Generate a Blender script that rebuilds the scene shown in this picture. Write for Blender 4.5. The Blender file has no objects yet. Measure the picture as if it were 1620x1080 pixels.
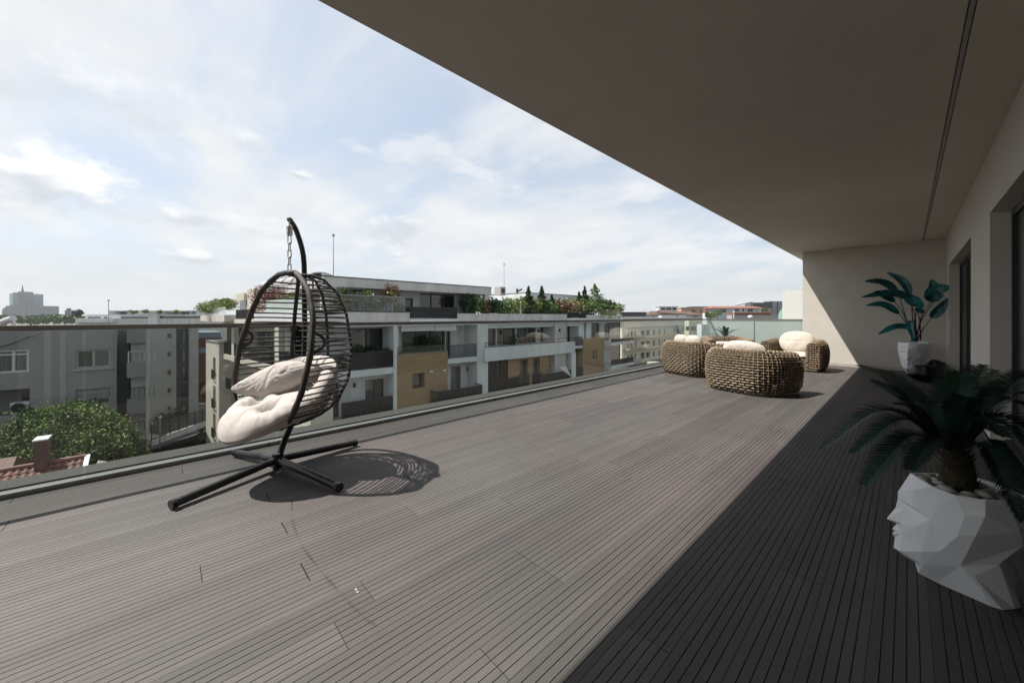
import bpy, bmesh, math, random
from mathutils import Vector, Matrix, noise as mn
random.seed(7)
S = bpy.context.scene
COL = S.collection
PI = math.pi

# ------------------------------------------------------------ camera, sky, sun, exposure
CAM_H = 1.30
YAW = math.atan((1436 - 810) / 585.0)
FPX, CU, CV = 585.0, 810.0, 501.0
cam_d = bpy.data.cameras.new('camera')
cam = bpy.data.objects.new('camera', cam_d)
COL.objects.link(cam)
cam.location = (0, 0, CAM_H)
cam.rotation_euler = (PI / 2, 0, YAW)
cam_d.sensor_fit = 'HORIZONTAL'
cam_d.sensor_width = 36.0
cam_d.lens = 36.0 * FPX / 1620.0
cam_d.shift_y = -39.0 / 1620.0
cam_d.clip_start = 0.05
cam_d.clip_end = 9000
S.camera = cam

SUN = Vector((-0.463, -0.398, 1.0)).normalized()      # towards the sun
W = bpy.data.worlds.new('World')
S.world = W
W.use_nodes = True
nt = W.node_tree
nt.nodes.clear()
N = nt.nodes.new
L = nt.links.new
out = N('ShaderNodeOutputWorld')
bg = N('ShaderNodeBackground')
bg.inputs['Strength'].default_value = 0.10
sky = N('ShaderNodeTexSky')
sky.sky_type = 'NISHITA'
sky.sun_disc = False
sky.sun_elevation = math.asin(SUN.z)
sky.sun_rotation = math.atan2(SUN.x, SUN.y)
sky.air_density = 1.0
sky.dust_density = 2.0
tc = N('ShaderNodeTexCoord')
sep = N('ShaderNodeSeparateXYZ')
L(tc.outputs['Generated'], sep.inputs[0])

def mth(op, a, b=None, c=None, clamp=False):
    n = N('ShaderNodeMath')
    n.operation = op
    n.use_clamp = clamp
    for i, v in enumerate((a, b, c)):
        if v is None:
            continue
        if isinstance(v, (int, float)):
            n.inputs[i].default_value = v
        else:
            L(v, n.inputs[i])
    return n.outputs[0]

def ramp(fac, a, b):
    n = N('ShaderNodeMapRange')
    n.interpolation_type = 'SMOOTHSTEP'
    L(fac, n.inputs[0])
    n.inputs[1].default_value = a
    n.inputs[2].default_value = b
    return n.outputs[0]

zc = mth('MAXIMUM', sep.outputs[2], 0.0)
den = mth('ADD', zc, 0.16)
px = mth('DIVIDE', sep.outputs[0], den)
py = mth('DIVIDE', sep.outputs[1], den)
cmb = N('ShaderNodeCombineXYZ')
L(px, cmb.inputs[0])
L(py, cmb.inputs[1])
# high thin sheet, drawn out along one direction
mp = N('ShaderNodeMapping')
mp.inputs['Rotation'].default_value = (0, 0, math.radians(62))
mp.inputs['Scale'].default_value = (0.50, 1.15, 1)
mp.inputs['Location'].default_value = (1.3, 0.4, 0)
L(cmb.outputs[0], mp.inputs[0])
n1 = N('ShaderNodeTexNoise')
n1.inputs['Scale'].default_value = 1.15
n1.inputs['Detail'].default_value = 9
n1.inputs['Roughness'].default_value = 0.58
n1.inputs['Distortion'].default_value = 0.55
L(mp.outputs[0], n1.inputs['Vector'])
sheet = ramp(n1.outputs[0], 0.34, 0.60)
# shading inside the sheet
n2 = N('ShaderNodeTexNoise')
n2.inputs['Scale'].default_value = 2.3
n2.inputs['Detail'].default_value = 8
n2.inputs['Roughness'].default_value = 0.55
L(cmb.outputs[0], n2.inputs['Vector'])
# low heaped clouds
cm2 = N('ShaderNodeMapping')
cm2.inputs['Scale'].default_value = (3.1, 3.1, 8.0)
cm2.inputs['Location'].default_value = (4.0, 2.7, 0.3)
L(tc.outputs['Generated'], cm2.inputs[0])
n3 = N('ShaderNodeTexNoise')
n3.inputs['Scale'].default_value = 1.35
n3.inputs['Detail'].default_value = 7
n3.inputs['Roughness'].default_value = 0.55
L(cm2.outputs[0], n3.inputs['Vector'])
cm3 = N('ShaderNodeMapping')
cm3.inputs['Scale'].default_value = (3.1, 3.1, 8.0)
cm3.inputs['Location'].default_value = (4.0, 2.7, 0.62)
L(tc.outputs['Generated'], cm3.inputs[0])
n4 = N('ShaderNodeTexNoise')
n4.inputs['Scale'].default_value = 1.35
n4.inputs['Detail'].default_value = 7
n4.inputs['Roughness'].default_value = 0.55
L(cm3.outputs[0], n4.inputs['Vector'])
heap = ramp(n3.outputs[0], 0.565, 0.66)
under = ramp(n4.outputs[0], 0.52, 0.70)

def mixc(fac, a, b):
    n = N('ShaderNodeMix')
    n.data_type = 'RGBA'
    if isinstance(fac, float):
        n.inputs[0].default_value = fac
    else:
        L(fac, n.inputs[0])
    for i, v in ((6, a), (7, b)):
        if isinstance(v, tuple):
            n.inputs[i].default_value = v
        else:
            L(v, n.inputs[i])
    return n.outputs[2]

K = 10.0
hz = mixc(0.60, sky.outputs[0], (0.42 * K, 0.47 * K, 0.525 * K, 1))
thin = mixc(ramp(n2.outputs[0], 0.30, 0.72), (0.475 * K, 0.495 * K, 0.515 * K, 1), (0.555 * K, 0.56 * K, 0.565 * K, 1))
c1 = mixc(mth('MULTIPLY', sheet, 0.93), hz, thin)
heapc = mixc(under, (0.58 * K, 0.58 * K, 0.575 * K, 1), (0.40 * K, 0.425 * K, 0.455 * K, 1))
c2 = mixc(mth('MULTIPLY', heap, 0.45), c1, heapc)
# single heaped clouds, each at its own bearing
n5 = N('ShaderNodeTexNoise')
n5.inputs['Scale'].default_value = 9.0
n5.inputs['Detail'].default_value = 8
n5.inputs['Roughness'].default_value = 0.62
cm5 = N('ShaderNodeMapping')
cm5.inputs['Scale'].default_value = (1, 1, 1.7)
L(tc.outputs['Generated'], cm5.inputs[0])
L(cm5.outputs[0], n5.inputs['Vector'])
def bearing(u, v):
    x = (u - 810) / 585.0
    z = (501 - v) / 585.0
    return Vector((-math.sin(YAW) + x * math.cos(YAW), math.cos(YAW) + x * math.sin(YAW), z)).normalized()
for u_, v_, w_, h_, amt in ((40, 285, .13, .085, 1.0), (640, 358, .13, .060, 1.0), (315, 345, .12, .032, .85), (310, 407, .085, .020, .9), (470, 276, .04, .014, .9),
                            (400, 225, .11, .04, .45), (150, 150, .22, .07, .45), (630, 405, .06, .014, .55), (960, 360, .14, .02, .3)):
    cc = bearing(u_, v_)
    sb_ = N('ShaderNodeVectorMath'); sb_.operation = 'SUBTRACT'
    L(tc.outputs['Generated'], sb_.inputs[0]); sb_.inputs[1].default_value = cc
    ml = N('ShaderNodeVectorMath'); ml.operation = 'MULTIPLY'
    L(sb_.outputs[0], ml.inputs[0]); ml.inputs[1].default_value = (1 / w_, 1 / w_, 1 / h_)
    le = N('ShaderNodeVectorMath'); le.operation = 'LENGTH'
    L(ml.outputs[0], le.inputs[0])
    fld = mth('ADD', mth('SUBTRACT', 0.75, le.outputs['Value']), mth('MULTIPLY', mth('SUBTRACT', n5.outputs[0], 0.5), 3.2))
    msk = mth('MULTIPLY', ramp(fld, -0.05, 0.75), amt)
    sz = N('ShaderNodeSeparateXYZ'); L(ml.outputs[0], sz.inputs[0])
    hh_ = mth('ADD', sz.outputs[2], mth('MULTIPLY', mth('SUBTRACT', n5.outputs[0], 0.5), 2.5))
    shade = ramp(hh_, 0.55, -0.35)
    c2 = mixc(msk, c2, mixc(shade, (0.66 * K, 0.66 * K, 0.655 * K, 1), (0.37 * K, 0.395 * K, 0.43 * K, 1)))
low = ramp(zc, 0.16, 0.0)
c3 = mixc(mth('MULTIPLY', low, 0.85), c2, (0.42 * K, 0.435 * K, 0.445 * K, 1))
L(c3, bg.inputs['Color'])
L(bg.outputs[0], out.inputs['Surface'])

sun_d = bpy.data.lights.new('sun', 'SUN')
sun_d.energy = 5.0
sun_d.angle = math.radians(0.53)
sun_d.color = (1.0, 0.955, 0.88)
sun_o = bpy.data.objects.new('sun', sun_d)
COL.objects.link(sun_o)
sun_o.rotation_euler = (-SUN).to_track_quat('-Z', 'Y').to_euler()
sun_o.location = (-20, -20, 40)

S.view_settings.view_transform = 'Standard'
S.view_settings.look = 'None'
S.view_settings.exposure = 0.75
S.view_settings.gamma = 1.0
S.view_settings.use_curve_mapping = False
S.render.engine = 'CYCLES'
S.cycles.max_bounces = 8
S.cycles.transparent_max_bounces = 16
S.cycles.diffuse_bounces = 5
S.cycles.caustics_reflective = False
S.cycles.caustics_refractive = False

# ------------------------------------------------------------ measuring: a photo point carried back onto a real plane
def ray(u, v):
    x = (u - CU) / FPX
    z = (CV - v) / FPX
    return Vector((-math.sin(YAW) + x * math.cos(YAW), math.cos(YAW) + x * math.sin(YAW), z))

def hz_(u, v, z=0.0):
    d = ray(u, v)
    t = (z - CAM_H) / d.z
    return Vector((d.x * t, d.y * t, z))

def hx(u, v, x):
    d = ray(u, v)
    t = x / d.x
    return Vector((x, d.y * t, CAM_H + d.z * t))

def hy(u, v, y):
    d = ray(u, v)
    t = y / d.y
    return Vector((d.x * t, y, CAM_H + d.z * t))

def hd(u, v, depth):
    d = ray(u, v)
    return Vector((d.x * depth, d.y * depth, CAM_H + d.z * depth))

# ------------------------------------------------------------ materials
MATS = {}

def mat(name, col, rough=0.6, var=0.12, scale=4.0, col2=None, bump=0.0, bscale=60.0, metal=0.0, spec=0.5,
        stretch=(1, 1, 1), obrand=0.0, coat=0.0, detail=6, sheen=0.0):
    if name in MATS:
        return MATS[name]
    m = bpy.data.materials.new(name)
    m.use_nodes = True
    t = m.node_tree
    b = t.nodes['Principled BSDF']
    b.inputs['Roughness'].default_value = rough
    b.inputs['Metallic'].default_value = metal
    b.inputs['Specular IOR Level'].default_value = spec
    if coat:
        b.inputs['Coat Weight'].default_value = coat
    if sheen:
        b.inputs['Sheen Weight'].default_value = sheen
    tcn = t.nodes.new('ShaderNodeTexCoord')
    mpn = t.nodes.new('ShaderNodeMapping')
    mpn.inputs['Scale'].default_value = stretch
    t.links.new(tcn.outputs['Object'], mpn.inputs[0])
    nz = t.nodes.new('ShaderNodeTexNoise')
    nz.inputs['Scale'].default_value = scale
    nz.inputs['Detail'].default_value = detail
    nz.inputs['Roughness'].default_value = 0.6
    t.links.new(mpn.outputs[0], nz.inputs['Vector'])
    mx = t.nodes.new('ShaderNodeMix')
    mx.data_type = 'RGBA'
    c = Vector(col)
    if col2 is None:
        lo = c * (1 - var)
        hi = c * (1 + var)
    else:
        lo, hi = c, Vector(col2)
    mx.inputs[6].default_value = (*lo, 1)
    mx.inputs[7].default_value = (*hi, 1)
    mr = t.nodes.new('ShaderNodeMapRange')
    mr.inputs[1].default_value = 0.3
    mr.inputs[2].default_value = 0.7
    t.links.new(nz.outputs[0], mr.inputs[0])
    t.links.new(mr.outputs[0], mx.inputs[0])
    last = mx.outputs[2]
    if obrand:
        oi = t.nodes.new('ShaderNodeObjectInfo')
        m2 = t.nodes.new('ShaderNodeMapRange')
        m2.inputs[3].default_value = 1 - obrand
        m2.inputs[4].default_value = 1 + obrand
        t.links.new(oi.outputs['Random'], m2.inputs[0])
        hsv = t.nodes.new('ShaderNodeHueSaturation')
        t.links.new(m2.outputs[0], hsv.inputs['Value'])
        t.links.new(last, hsv.inputs['Color'])
        last = hsv.outputs[0]
    t.links.new(last, b.inputs['Base Color'])
    if bump:
        nb = t.nodes.new('ShaderNodeTexNoise')
        nb.inputs['Scale'].default_value = bscale
        nb.inputs['Detail'].default_value = 4
        t.links.new(tcn.outputs['Object'], nb.inputs['Vector'])
        bp = t.nodes.new('ShaderNodeBump')
        bp.inputs['Strength'].default_value = bump
        bp.inputs['Distance'].default_value = 0.01
        t.links.new(nb.outputs[0], bp.inputs['Height'])
        t.links.new(bp.outputs[0], b.inputs['Normal'])
    MATS[name] = m
    return m

def glassmat(name, tint, refl=1.0, milky=0.0, milkcol=(0.6, 0.7, 0.66)):
    m = bpy.data.materials.new(name)
    m.use_nodes = True
    t = m.node_tree
    t.nodes.clear()
    o = t.nodes.new('ShaderNodeOutputMaterial')
    tr = t.nodes.new('ShaderNodeBsdfTransparent')
    tr.inputs[0].default_value = (*tint, 1)
    gl = t.nodes.new('ShaderNodeBsdfGlossy')
    gl.inputs['Roughness'].default_value = 0.0
    gl.inputs[0].default_value = (refl, refl, refl, 1)
    fr = t.nodes.new('ShaderNodeFresnel')
    geo = t.nodes.new('ShaderNodeNewGeometry')
    io = t.nodes.new('ShaderNodeMapRange')          # same Fresnel on the way in and out of a thin pane
    io.inputs[3].default_value = 1.5
    io.inputs[4].default_value = 1 / 1.5
    t.links.new(geo.outputs['Backfacing'], io.inputs[0])
    t.links.new(io.outputs[0], fr.inputs[0])
    ms = t.nodes.new('ShaderNodeMixShader')
    t.links.new(fr.outputs[0], ms.inputs[0])
    src = tr.outputs[0]
    if milky:
        df = t.nodes.new('ShaderNodeBsdfDiffuse')
        df.inputs[0].default_value = (*milkcol, 1)
        tl = t.nodes.new('ShaderNodeBsdfTranslucent')
        tl.inputs[0].default_value = (*milkcol, 1)
        m0 = t.nodes.new('ShaderNodeMixShader')
        m0.inputs[0].default_value = 0.5
        t.links.new(df.outputs[0], m0.inputs[1])
        t.links.new(tl.outputs[0], m0.inputs[2])
        m1 = t.nodes.new('ShaderNodeMixShader')
        m1.inputs[0].default_value = milky
        t.links.new(tr.outputs[0], m1.inputs[1])
        t.links.new(m0.outputs[0], m1.inputs[2])
        src = m1.outputs[0]
    t.links.new(src, ms.inputs[1])
    t.links.new(gl.outputs[0], ms.inputs[2])
    t.links.new(ms.outputs[0], o.inputs[0])
    MATS[name] = m
    return m

DECK = mat('composite_deck', (0.0675, 0.0590, 0.0565), 0.66, 0.20, 2.2, stretch=(5, 0.35, 1), obrand=0.15, bump=0.25, bscale=240)
def deck_tune():
    t = DECK.node_tree
    b = t.nodes['Principled BSDF']
    # broad weathering patches laid over the boards, in place
    g = t.nodes.new('ShaderNodeNewGeometry')
    nz = t.nodes.new('ShaderNodeTexNoise')
    nz.inputs['Scale'].default_value = 0.9
    nz.inputs['Detail'].default_value = 8
    t.links.new(g.outputs['Position'], nz.inputs['Vector'])
    mr = t.nodes.new('ShaderNodeMapRange')
    mr.inputs[1].default_value = 0.35
    mr.inputs[2].default_value = 0.68
    mr.inputs[3].default_value = 0.90
    mr.inputs[4].default_value = 1.16
    t.links.new(nz.outputs[0], mr.inputs[0])
    src = b.inputs['Base Color'].links[0].from_socket
    h = t.nodes.new('ShaderNodeHueSaturation')
    t.links.new(src, h.inputs['Color'])
    t.links.new(mr.outputs[0], h.inputs['Value'])
    # faint greenish and reddish casts where water has stood
    n2_ = t.nodes.new('ShaderNodeTexNoise')
    n2_.inputs['Scale'].default_value = 0.55
    n2_.inputs['Detail'].default_value = 3
    sh = t.nodes.new('ShaderNodeVectorMath')
    sh.inputs[1].default_value = (11, 3, 0)
    t.links.new(g.outputs['Position'], sh.inputs[0])
    t.links.new(sh.outputs[0], n2_.inputs['Vector'])
    m3 = t.nodes.new('ShaderNodeMapRange')
    m3.inputs[1].default_value = 0.38
    m3.inputs[2].default_value = 0.62
    t.links.new(n2_.outputs[0], m3.inputs[0])
    mx = t.nodes.new('ShaderNodeMix')
    mx.data_type = 'RGBA'
    mx.blend_type = 'MULTIPLY'
    mx.inputs[0].default_value = 1.0
    tm = t.nodes.new('ShaderNodeMix')
    tm.data_type = 'RGBA'
    tm.inputs[6].default_value = (1.04, 0.985, 0.985, 1)
    tm.inputs[7].default_value = (0.955, 1.01, 0.985, 1)
    t.links.new(m3.outputs[0], tm.inputs[0])
    t.links.new(h.outputs[0], mx.inputs[6])
    t.links.new(tm.outputs[2], mx.inputs[7])
    t.links.new(mx.outputs[2], b.inputs['Base Color'])
deck_tune()
GAPM = mat('dark_gap', (0.012, 0.011, 0.010), 0.9)
PLAST = mat('cream_plaster', (0.60, 0.565, 0.50), 0.85, 0.05, 2.5, bump=0.22, bscale=90, spec=0.2)
CEIL = mat('ceiling_plaster', (0.65, 0.605, 0.54), 0.9, 0.04, 1.5, bump=0.22, bscale=110, spec=0.1)
ALU = mat('grey_aluminium', (0.30, 0.30, 0.30), 0.34, 0.08, 3, metal=0.7)
ALUD = mat('bronze_aluminium', (0.17, 0.160, 0.145), 0.5, 0.1, 2, metal=0.15)
COPE = mat('grey_coping', (0.030, 0.029, 0.027), 0.85, 0.10, 1.5)
GLASS = glassmat('railing_glass', (0.885, 0.91, 0.895))
FROST = glassmat('frosted_glass', (0.85, 0.92, 0.90), 1.0, 0.72, (0.62, 0.69, 0.66))
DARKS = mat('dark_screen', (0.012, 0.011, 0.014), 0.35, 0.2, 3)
BLKM = mat('black_powder_coat', (0.010, 0.010, 0.011), 0.32, 0.25, 8, spec=0.5)
ROPE = mat('brown_wicker_wrap', (0.030, 0.023, 0.018), 0.6, 0.35, 40, bump=0.5, bscale=300)
STEEL = mat('galvanised_steel', (0.42, 0.42, 0.41), 0.35, 0.15, 20, metal=0.9)
CUSH = mat('cream_canvas', (0.47, 0.43, 0.405), 0.9, 0.05, 6, bump=0.35, bscale=420, sheen=0.2, spec=0.2)
CUSH2 = mat('ivory_canvas', (0.50, 0.45, 0.39), 0.9, 0.05, 6, bump=0.35, bscale=420, sheen=0.2, spec=0.2)
RATT = mat('tan_rattan', (0.32, 0.24, 0.155), 0.5, 0.3, 14, col2=(0.13, 0.088, 0.05), obrand=0.06)
RATD = mat('dark_rattan_lining', (0.014, 0.010, 0.006), 0.8, 0.3, 14)
WHITEP = mat('matt_white_resin', (0.80, 0.81, 0.82), 0.45, 0.03, 5, bump=0.12, bscale=200)
PEB = mat('white_pebble', (0.46, 0.42, 0.36), 0.45, 0.15, 18, obrand=0.12)
SOIL = mat('dark_soil', (0.03, 0.022, 0.015), 0.95, 0.3, 30, bump=0.8, bscale=90)
FROND = mat('cycad_leaf', (0.012, 0.032, 0.020), 0.5, 0.4, 10, obrand=0.25, spec=0.25)
TRUNK = mat('shaggy_trunk', (0.055, 0.045, 0.022), 0.9, 0.45, 50, bump=1.0, bscale=70)
TEAL = mat('teal_green_leaf', (0.016, 0.19, 0.21), 0.34, 0.5, 5, col2=(0.006, 0.030, 0.026), obrand=0.25, spec=0.5)
STEM = mat('brown_stem', (0.045, 0.028, 0.015), 0.6, 0.3, 20)
BAG = mat('black_plastic_film', (0.004, 0.004, 0.005), 0.34, 0.2, 8, spec=0.3)

# neighbours
CONC = mat('pale_render', (0.45, 0.445, 0.435), 0.85, 0.20, 0.8, stretch=(1.6, 1.6, 0.35), bump=0.2, bscale=8)
CONCW = mat('white_render', (0.53, 0.55, 0.565), 0.8, 0.13, 0.9, stretch=(1.6, 1.6, 0.3))
CREAMR = mat('cream_render', (0.47, 0.44, 0.38), 0.85, 0.06, 0.8)
WOOD = mat('timber_cladding', (0.255, 0.175, 0.098), 0.6, 0.2, 1.4, stretch=(0.5, 0.5, 6.0))
def clad_lines():
    t = WOOD.node_tree
    b = t.nodes['Principled BSDF']
    tcn = [n for n in t.nodes if n.type == 'TEX_COORD'][0]
    w = t.nodes.new('ShaderNodeTexWave')
    w.bands_direction = 'Z'
    w.inputs['Scale'].default_value = 1.6
    t.links.new(tcn.outputs['Object'], w.inputs['Vector'])
    mr = t.nodes.new('ShaderNodeMapRange')
    mr.inputs[1].default_value = 0.0
    mr.inputs[2].default_value = 0.10
    mr.inputs[3].default_value = 0.62
    mr.inputs[4].default_value = 1.0
    t.links.new(w.outputs[0], mr.inputs[0])
    src = b.inputs['Base Color'].links[0].from_socket
    h = t.nodes.new('ShaderNodeHueSaturation')
    t.links.new(src, h.inputs['Color'])
    t.links.new(mr.outputs[0], h.inputs['Value'])
    t.links.new(h.outputs[0], b.inputs['Base Color'])
clad_lines()
GLZ = mat('dark_window_glass', (0.018, 0.020, 0.022), 0.04, 0.3, 0.5, spec=0.9)
GLZM = mat('curtained_window_glass', (0.085, 0.09, 0.09), 0.08, 0.5, 2.0, stretch=(5, 5, 0.2), spec=0.9)
BLKF = mat('anthracite_metal', (0.016, 0.016, 0.018), 0.5, 0.2, 4)
WHF = mat('white_window_frame', (0.52, 0.53, 0.54), 0.4, 0.04, 4)
GREYR = mat('grey_render', (0.235, 0.237, 0.235), 0.9, 0.12, 0.5, stretch=(1.3, 1.3, 0.4), bump=0.3, bscale=6)
GREYL = mat('light_grey_render', (0.31, 0.31, 0.30), 0.9, 0.10, 0.5, stretch=(1.3, 1.3, 0.4))
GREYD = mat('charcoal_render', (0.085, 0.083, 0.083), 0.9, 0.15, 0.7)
REDB = mat('oxblood_render', (0.115, 0.032, 0.022), 0.85, 0.12, 0.6)
TILE = mat('clay_roof_tile', (0.125, 0.052, 0.042), 0.7, 0.3, 3.0, obrand=0.28)
BRICK = mat('chimney_brick', (0.09, 0.045, 0.035), 0.85, 0.25, 5)
LEAFA = mat('leaf_mid_green', (0.080, 0.145, 0.034), 0.55, 0.5, 1.6, spec=0.4)
LEAFB = mat('leaf_yellow_green', (0.16, 0.205, 0.055), 0.55, 0.4, 1.2, spec=0.4)
LEAFC = mat('leaf_dark_green', (0.030, 0.058, 0.022), 0.6, 0.5, 1.2, spec=0.3)
LEAFR = mat('leaf_red', (0.15, 0.028, 0.020), 0.6, 0.5, 2.0)
LEAFO = mat('leaf_russet', (0.13, 0.085, 0.035), 0.6, 0.5, 1.5)
BARK = mat('bark', (0.06, 0.045, 0.03), 0.9, 0.3, 6)
ASPH = mat('asphalt', (0.05, 0.05, 0.052), 0.9, 0.2, 0.6)
GRND = mat('city_ground', (0.10, 0.105, 0.085), 0.95, 0.35, 0.06)
STONEF = mat('far_grey_stone', (0.15, 0.155, 0.17), 0.9, 0.1, 0.05)
BLUEG = mat('far_blue_glass', (0.05, 0.12, 0.18), 0.15, 0.3, 0.08, spec=0.8)
REDR = mat('brick_red_roof', (0.20, 0.075, 0.050), 0.8, 0.2, 0.5)
BRNR = mat('brown_tile_roof', (0.095, 0.055, 0.040), 0.8, 0.3, 0.6)
PINKR = mat('salmon_render', (0.42, 0.27, 0.20), 0.85, 0.08, 0.4)
SLATE = mat('slate_roof', (0.05, 0.05, 0.055), 0.6, 0.2, 0.5)
TEALG = mat('pale_teal_panel', (0.28, 0.42, 0.38), 0.3, 0.1, 0.5)
OLIVEP = mat('tan_planter', (0.28, 0.25, 0.15), 0.8, 0.15, 1.0)

# ------------------------------------------------------------ mesh helpers
class MB:
    def __init__(s):
        s.v = []
        s.f = []

    def add(s, vs, fs):
        o = len(s.v)
        s.v += [Vector(p) for p in vs]
        s.f += [tuple(i + o for i in f) for f in fs]

    def box(s, x0, x1, y0, y1, z0, z1):
        if x0 > x1: x0, x1 = x1, x0
        if y0 > y1: y0, y1 = y1, y0
        if z0 > z1: z0, z1 = z1, z0
        s.add([(x0, y0, z0), (x1, y0, z0), (x1, y1, z0), (x0, y1, z0), (x0, y0, z1), (x1, y0, z1), (x1, y1, z1), (x0, y1, z1)],
              [(0, 3, 2, 1), (4, 5, 6, 7), (0, 1, 5, 4), (1, 2, 6, 5), (2, 3, 7, 6), (3, 0, 4, 7)])

    def prism(s, pts, h0, h1, axis='z'):
        # closed polygon pushed along an axis
        n = len(pts)
        def p3(p, h):
            if axis == 'z': return (p[0], p[1], h)
            if axis == 'y': return (p[0], h, p[1])
            return (h, p[0], p[1])
        s.add([p3(p, h0) for p in pts] + [p3(p, h1) for p in pts],
              [tuple(range(n))[::-1], tuple(range(n, 2 * n))] + [(i, (i + 1) % n, n + (i + 1) % n, n + i) for i in range(n)])

    def tube(s, path, r, n=6, caps=True, closed=False):
        path = [Vector(p) for p in path]
        m = len(path)
        rs = r if isinstance(r, (list, tuple)) else [r] * m
        ref = None
        rings = []
        for i, p in enumerate(path):
            if closed:
                t = path[(i + 1) % m] - path[i - 1]
            else:
                t = path[min(i + 1, m - 1)] - path[max(i - 1, 0)]
            if t.length < 1e-9: t = Vector((0, 0, 1))
            t.normalize()
            if ref is None:
                ref = Vector((0, 0, 1)) if abs(t.z) < 0.9 else Vector((1, 0, 0))
            a = (ref - t * ref.dot(t))
            if a.length < 1e-6: a = t.orthogonal()
            a.normalize()
            ref = a
            b = t.cross(a)
            rings.append([p + (a * math.cos(2 * PI * k / n) + b * math.sin(2 * PI * k / n)) * rs[i] for k in range(n)])
        o = len(s.v)
        for rg in rings: s.v += rg
        mm = m if closed else m - 1
        for i in range(mm):
            j = (i + 1) % m
            for k in range(n):
                s.f.append((o + i * n + k, o + i * n + (k + 1) % n, o + j * n + (k + 1) % n, o + j * n + k))
        if caps and not closed:
            s.f.append(tuple(o + k for k in range(n))[::-1])
            s.f.append(tuple(o + (m - 1) * n + k for k in range(n)))

    def ellipsoid(s, c, rx, ry, rz, nu=10, nv=7, rot=None, jit=0.0):
        c = Vector(c)
        vs = []
        for i in range(nv + 1):
            th = PI * i / nv
            for j in range(nu):
                ph = 2 * PI * j / nu
                p = Vector((math.sin(th) * math.cos(ph), math.sin(th) * math.sin(ph), math.cos(th)))
                if jit: p *= 1 + jit * mn.noise(p * 2.3 + c * 7)
                p = Vector((p.x * rx, p.y * ry, p.z * rz))
                if rot is not None: p = rot @ p
                vs.append(c + p)
        fs = []
        for i in range(nv):
            for j in range(nu):
                fs.append((i * nu + j, (i + 1) * nu + j, (i + 1) * nu + (j + 1) % nu, i * nu + (j + 1) % nu))
        s.add(vs, fs)

    def obox(s, o, ex, ey, ez):
        o, ex, ey, ez = map(Vector, (o, ex, ey, ez))
        s.add([o, o + ex, o + ex + ey, o + ey, o + ez, o + ex + ez, o + ex + ey + ez, o + ey + ez],
              [(0, 3, 2, 1), (4, 5, 6, 7), (0, 1, 5, 4), (1, 2, 6, 5), (2, 3, 7, 6), (3, 0, 4, 7)])

    def build(s, name, m, parent=None, smooth=False, weld=False):
        base = parent['_w'] if parent is not None and '_w' in parent else (0, 0, 0)
        base = Vector(base)
        me = bpy.data.meshes.new(name)
        me.from_pydata([tuple(v - base) for v in s.v], [], s.f)
        if weld:
            bm = bmesh.new()
            bm.from_mesh(me)
            bmesh.ops.remove_doubles(bm, verts=bm.verts, dist=1e-5)
            bmesh.ops.recalc_face_normals(bm, faces=bm.faces)
            bm.to_mesh(me)
            bm.free()
        me.materials.append(m)
        if smooth:
            me.polygons.foreach_set('use_smooth', [True] * len(me.polygons))
        me.update()
        o = bpy.data.objects.new(name, me)
        COL.objects.link(o)
        if parent is not None:
            o.parent = parent
            o['_w'] = tuple(base)
        else:
            o['_w'] = (0, 0, 0)
        return o

def tag(o, label=None, cat=None, group=None, kind=None):
    if label: o['label'] = label
    if cat: o['category'] = cat
    if group: o['group'] = group
    if kind: o['kind'] = kind
    return o

def thing(name, loc, label, cat, group=None):
    o = bpy.data.objects.new(name, None)
    o.empty_display_size = 0.2
    COL.objects.link(o)
    o.location = loc
    o['_w'] = tuple(loc)
    return tag(o, label, cat, group)

def single(mb, name, m, loc, label, cat, group=None, smooth=False, kind=None):
    # a thing that is one mesh, its origin at loc
    mb.v = [v - Vector(loc) for v in mb.v]
    o = mb.build(name, m, None, smooth)
    o.location = loc
    o['_w'] = tuple(loc)
    return tag(o, label, cat, group, kind)

def B(x0, x1, y0, y1, z0, z1, name, m, parent=None, kind=None):
    b = MB()
    b.box(x0, x1, y0, y1, z0, z1)
    o = b.build(name, m, parent)
    if kind: o['kind'] = kind
    return o

def bez(pts, n):
    # Catmull-Rom through points
    P = [Vector(p) for p in pts]
    P = [P[0] * 2 - P[1]] + P + [P[-1] * 2 - P[-2]]
    r = []
    seg = len(P) - 3
    for i in range(n + 1):
        t = i / n * seg
        k = min(int(t), seg - 1)
        t -= k
        a, b, c, d = P[k:k + 4]
        r.append(0.5 * ((2 * b) + (c - a) * t + (2 * a - 5 * b + 4 * c - d) * t * t + (3 * b - a - 3 * c + d) * t ** 3))
    return r

# ============================================================ THE TERRACE
XE, XW, YF, ZC = -2.28, 0.60, 13.02, 3.09       # ceiling edge, house wall, end wall, ceiling height
XG = -4.45                                      # glass line
ground = B(-3500, 3500, -3500, 3500, -12.5, -11.5, 'ground', GRND); ground['kind'] = 'structure'
road = B(-54, -12, -60, 220, -11.5, -11.48, 'road', ASPH); road['kind'] = 'structure'

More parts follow.
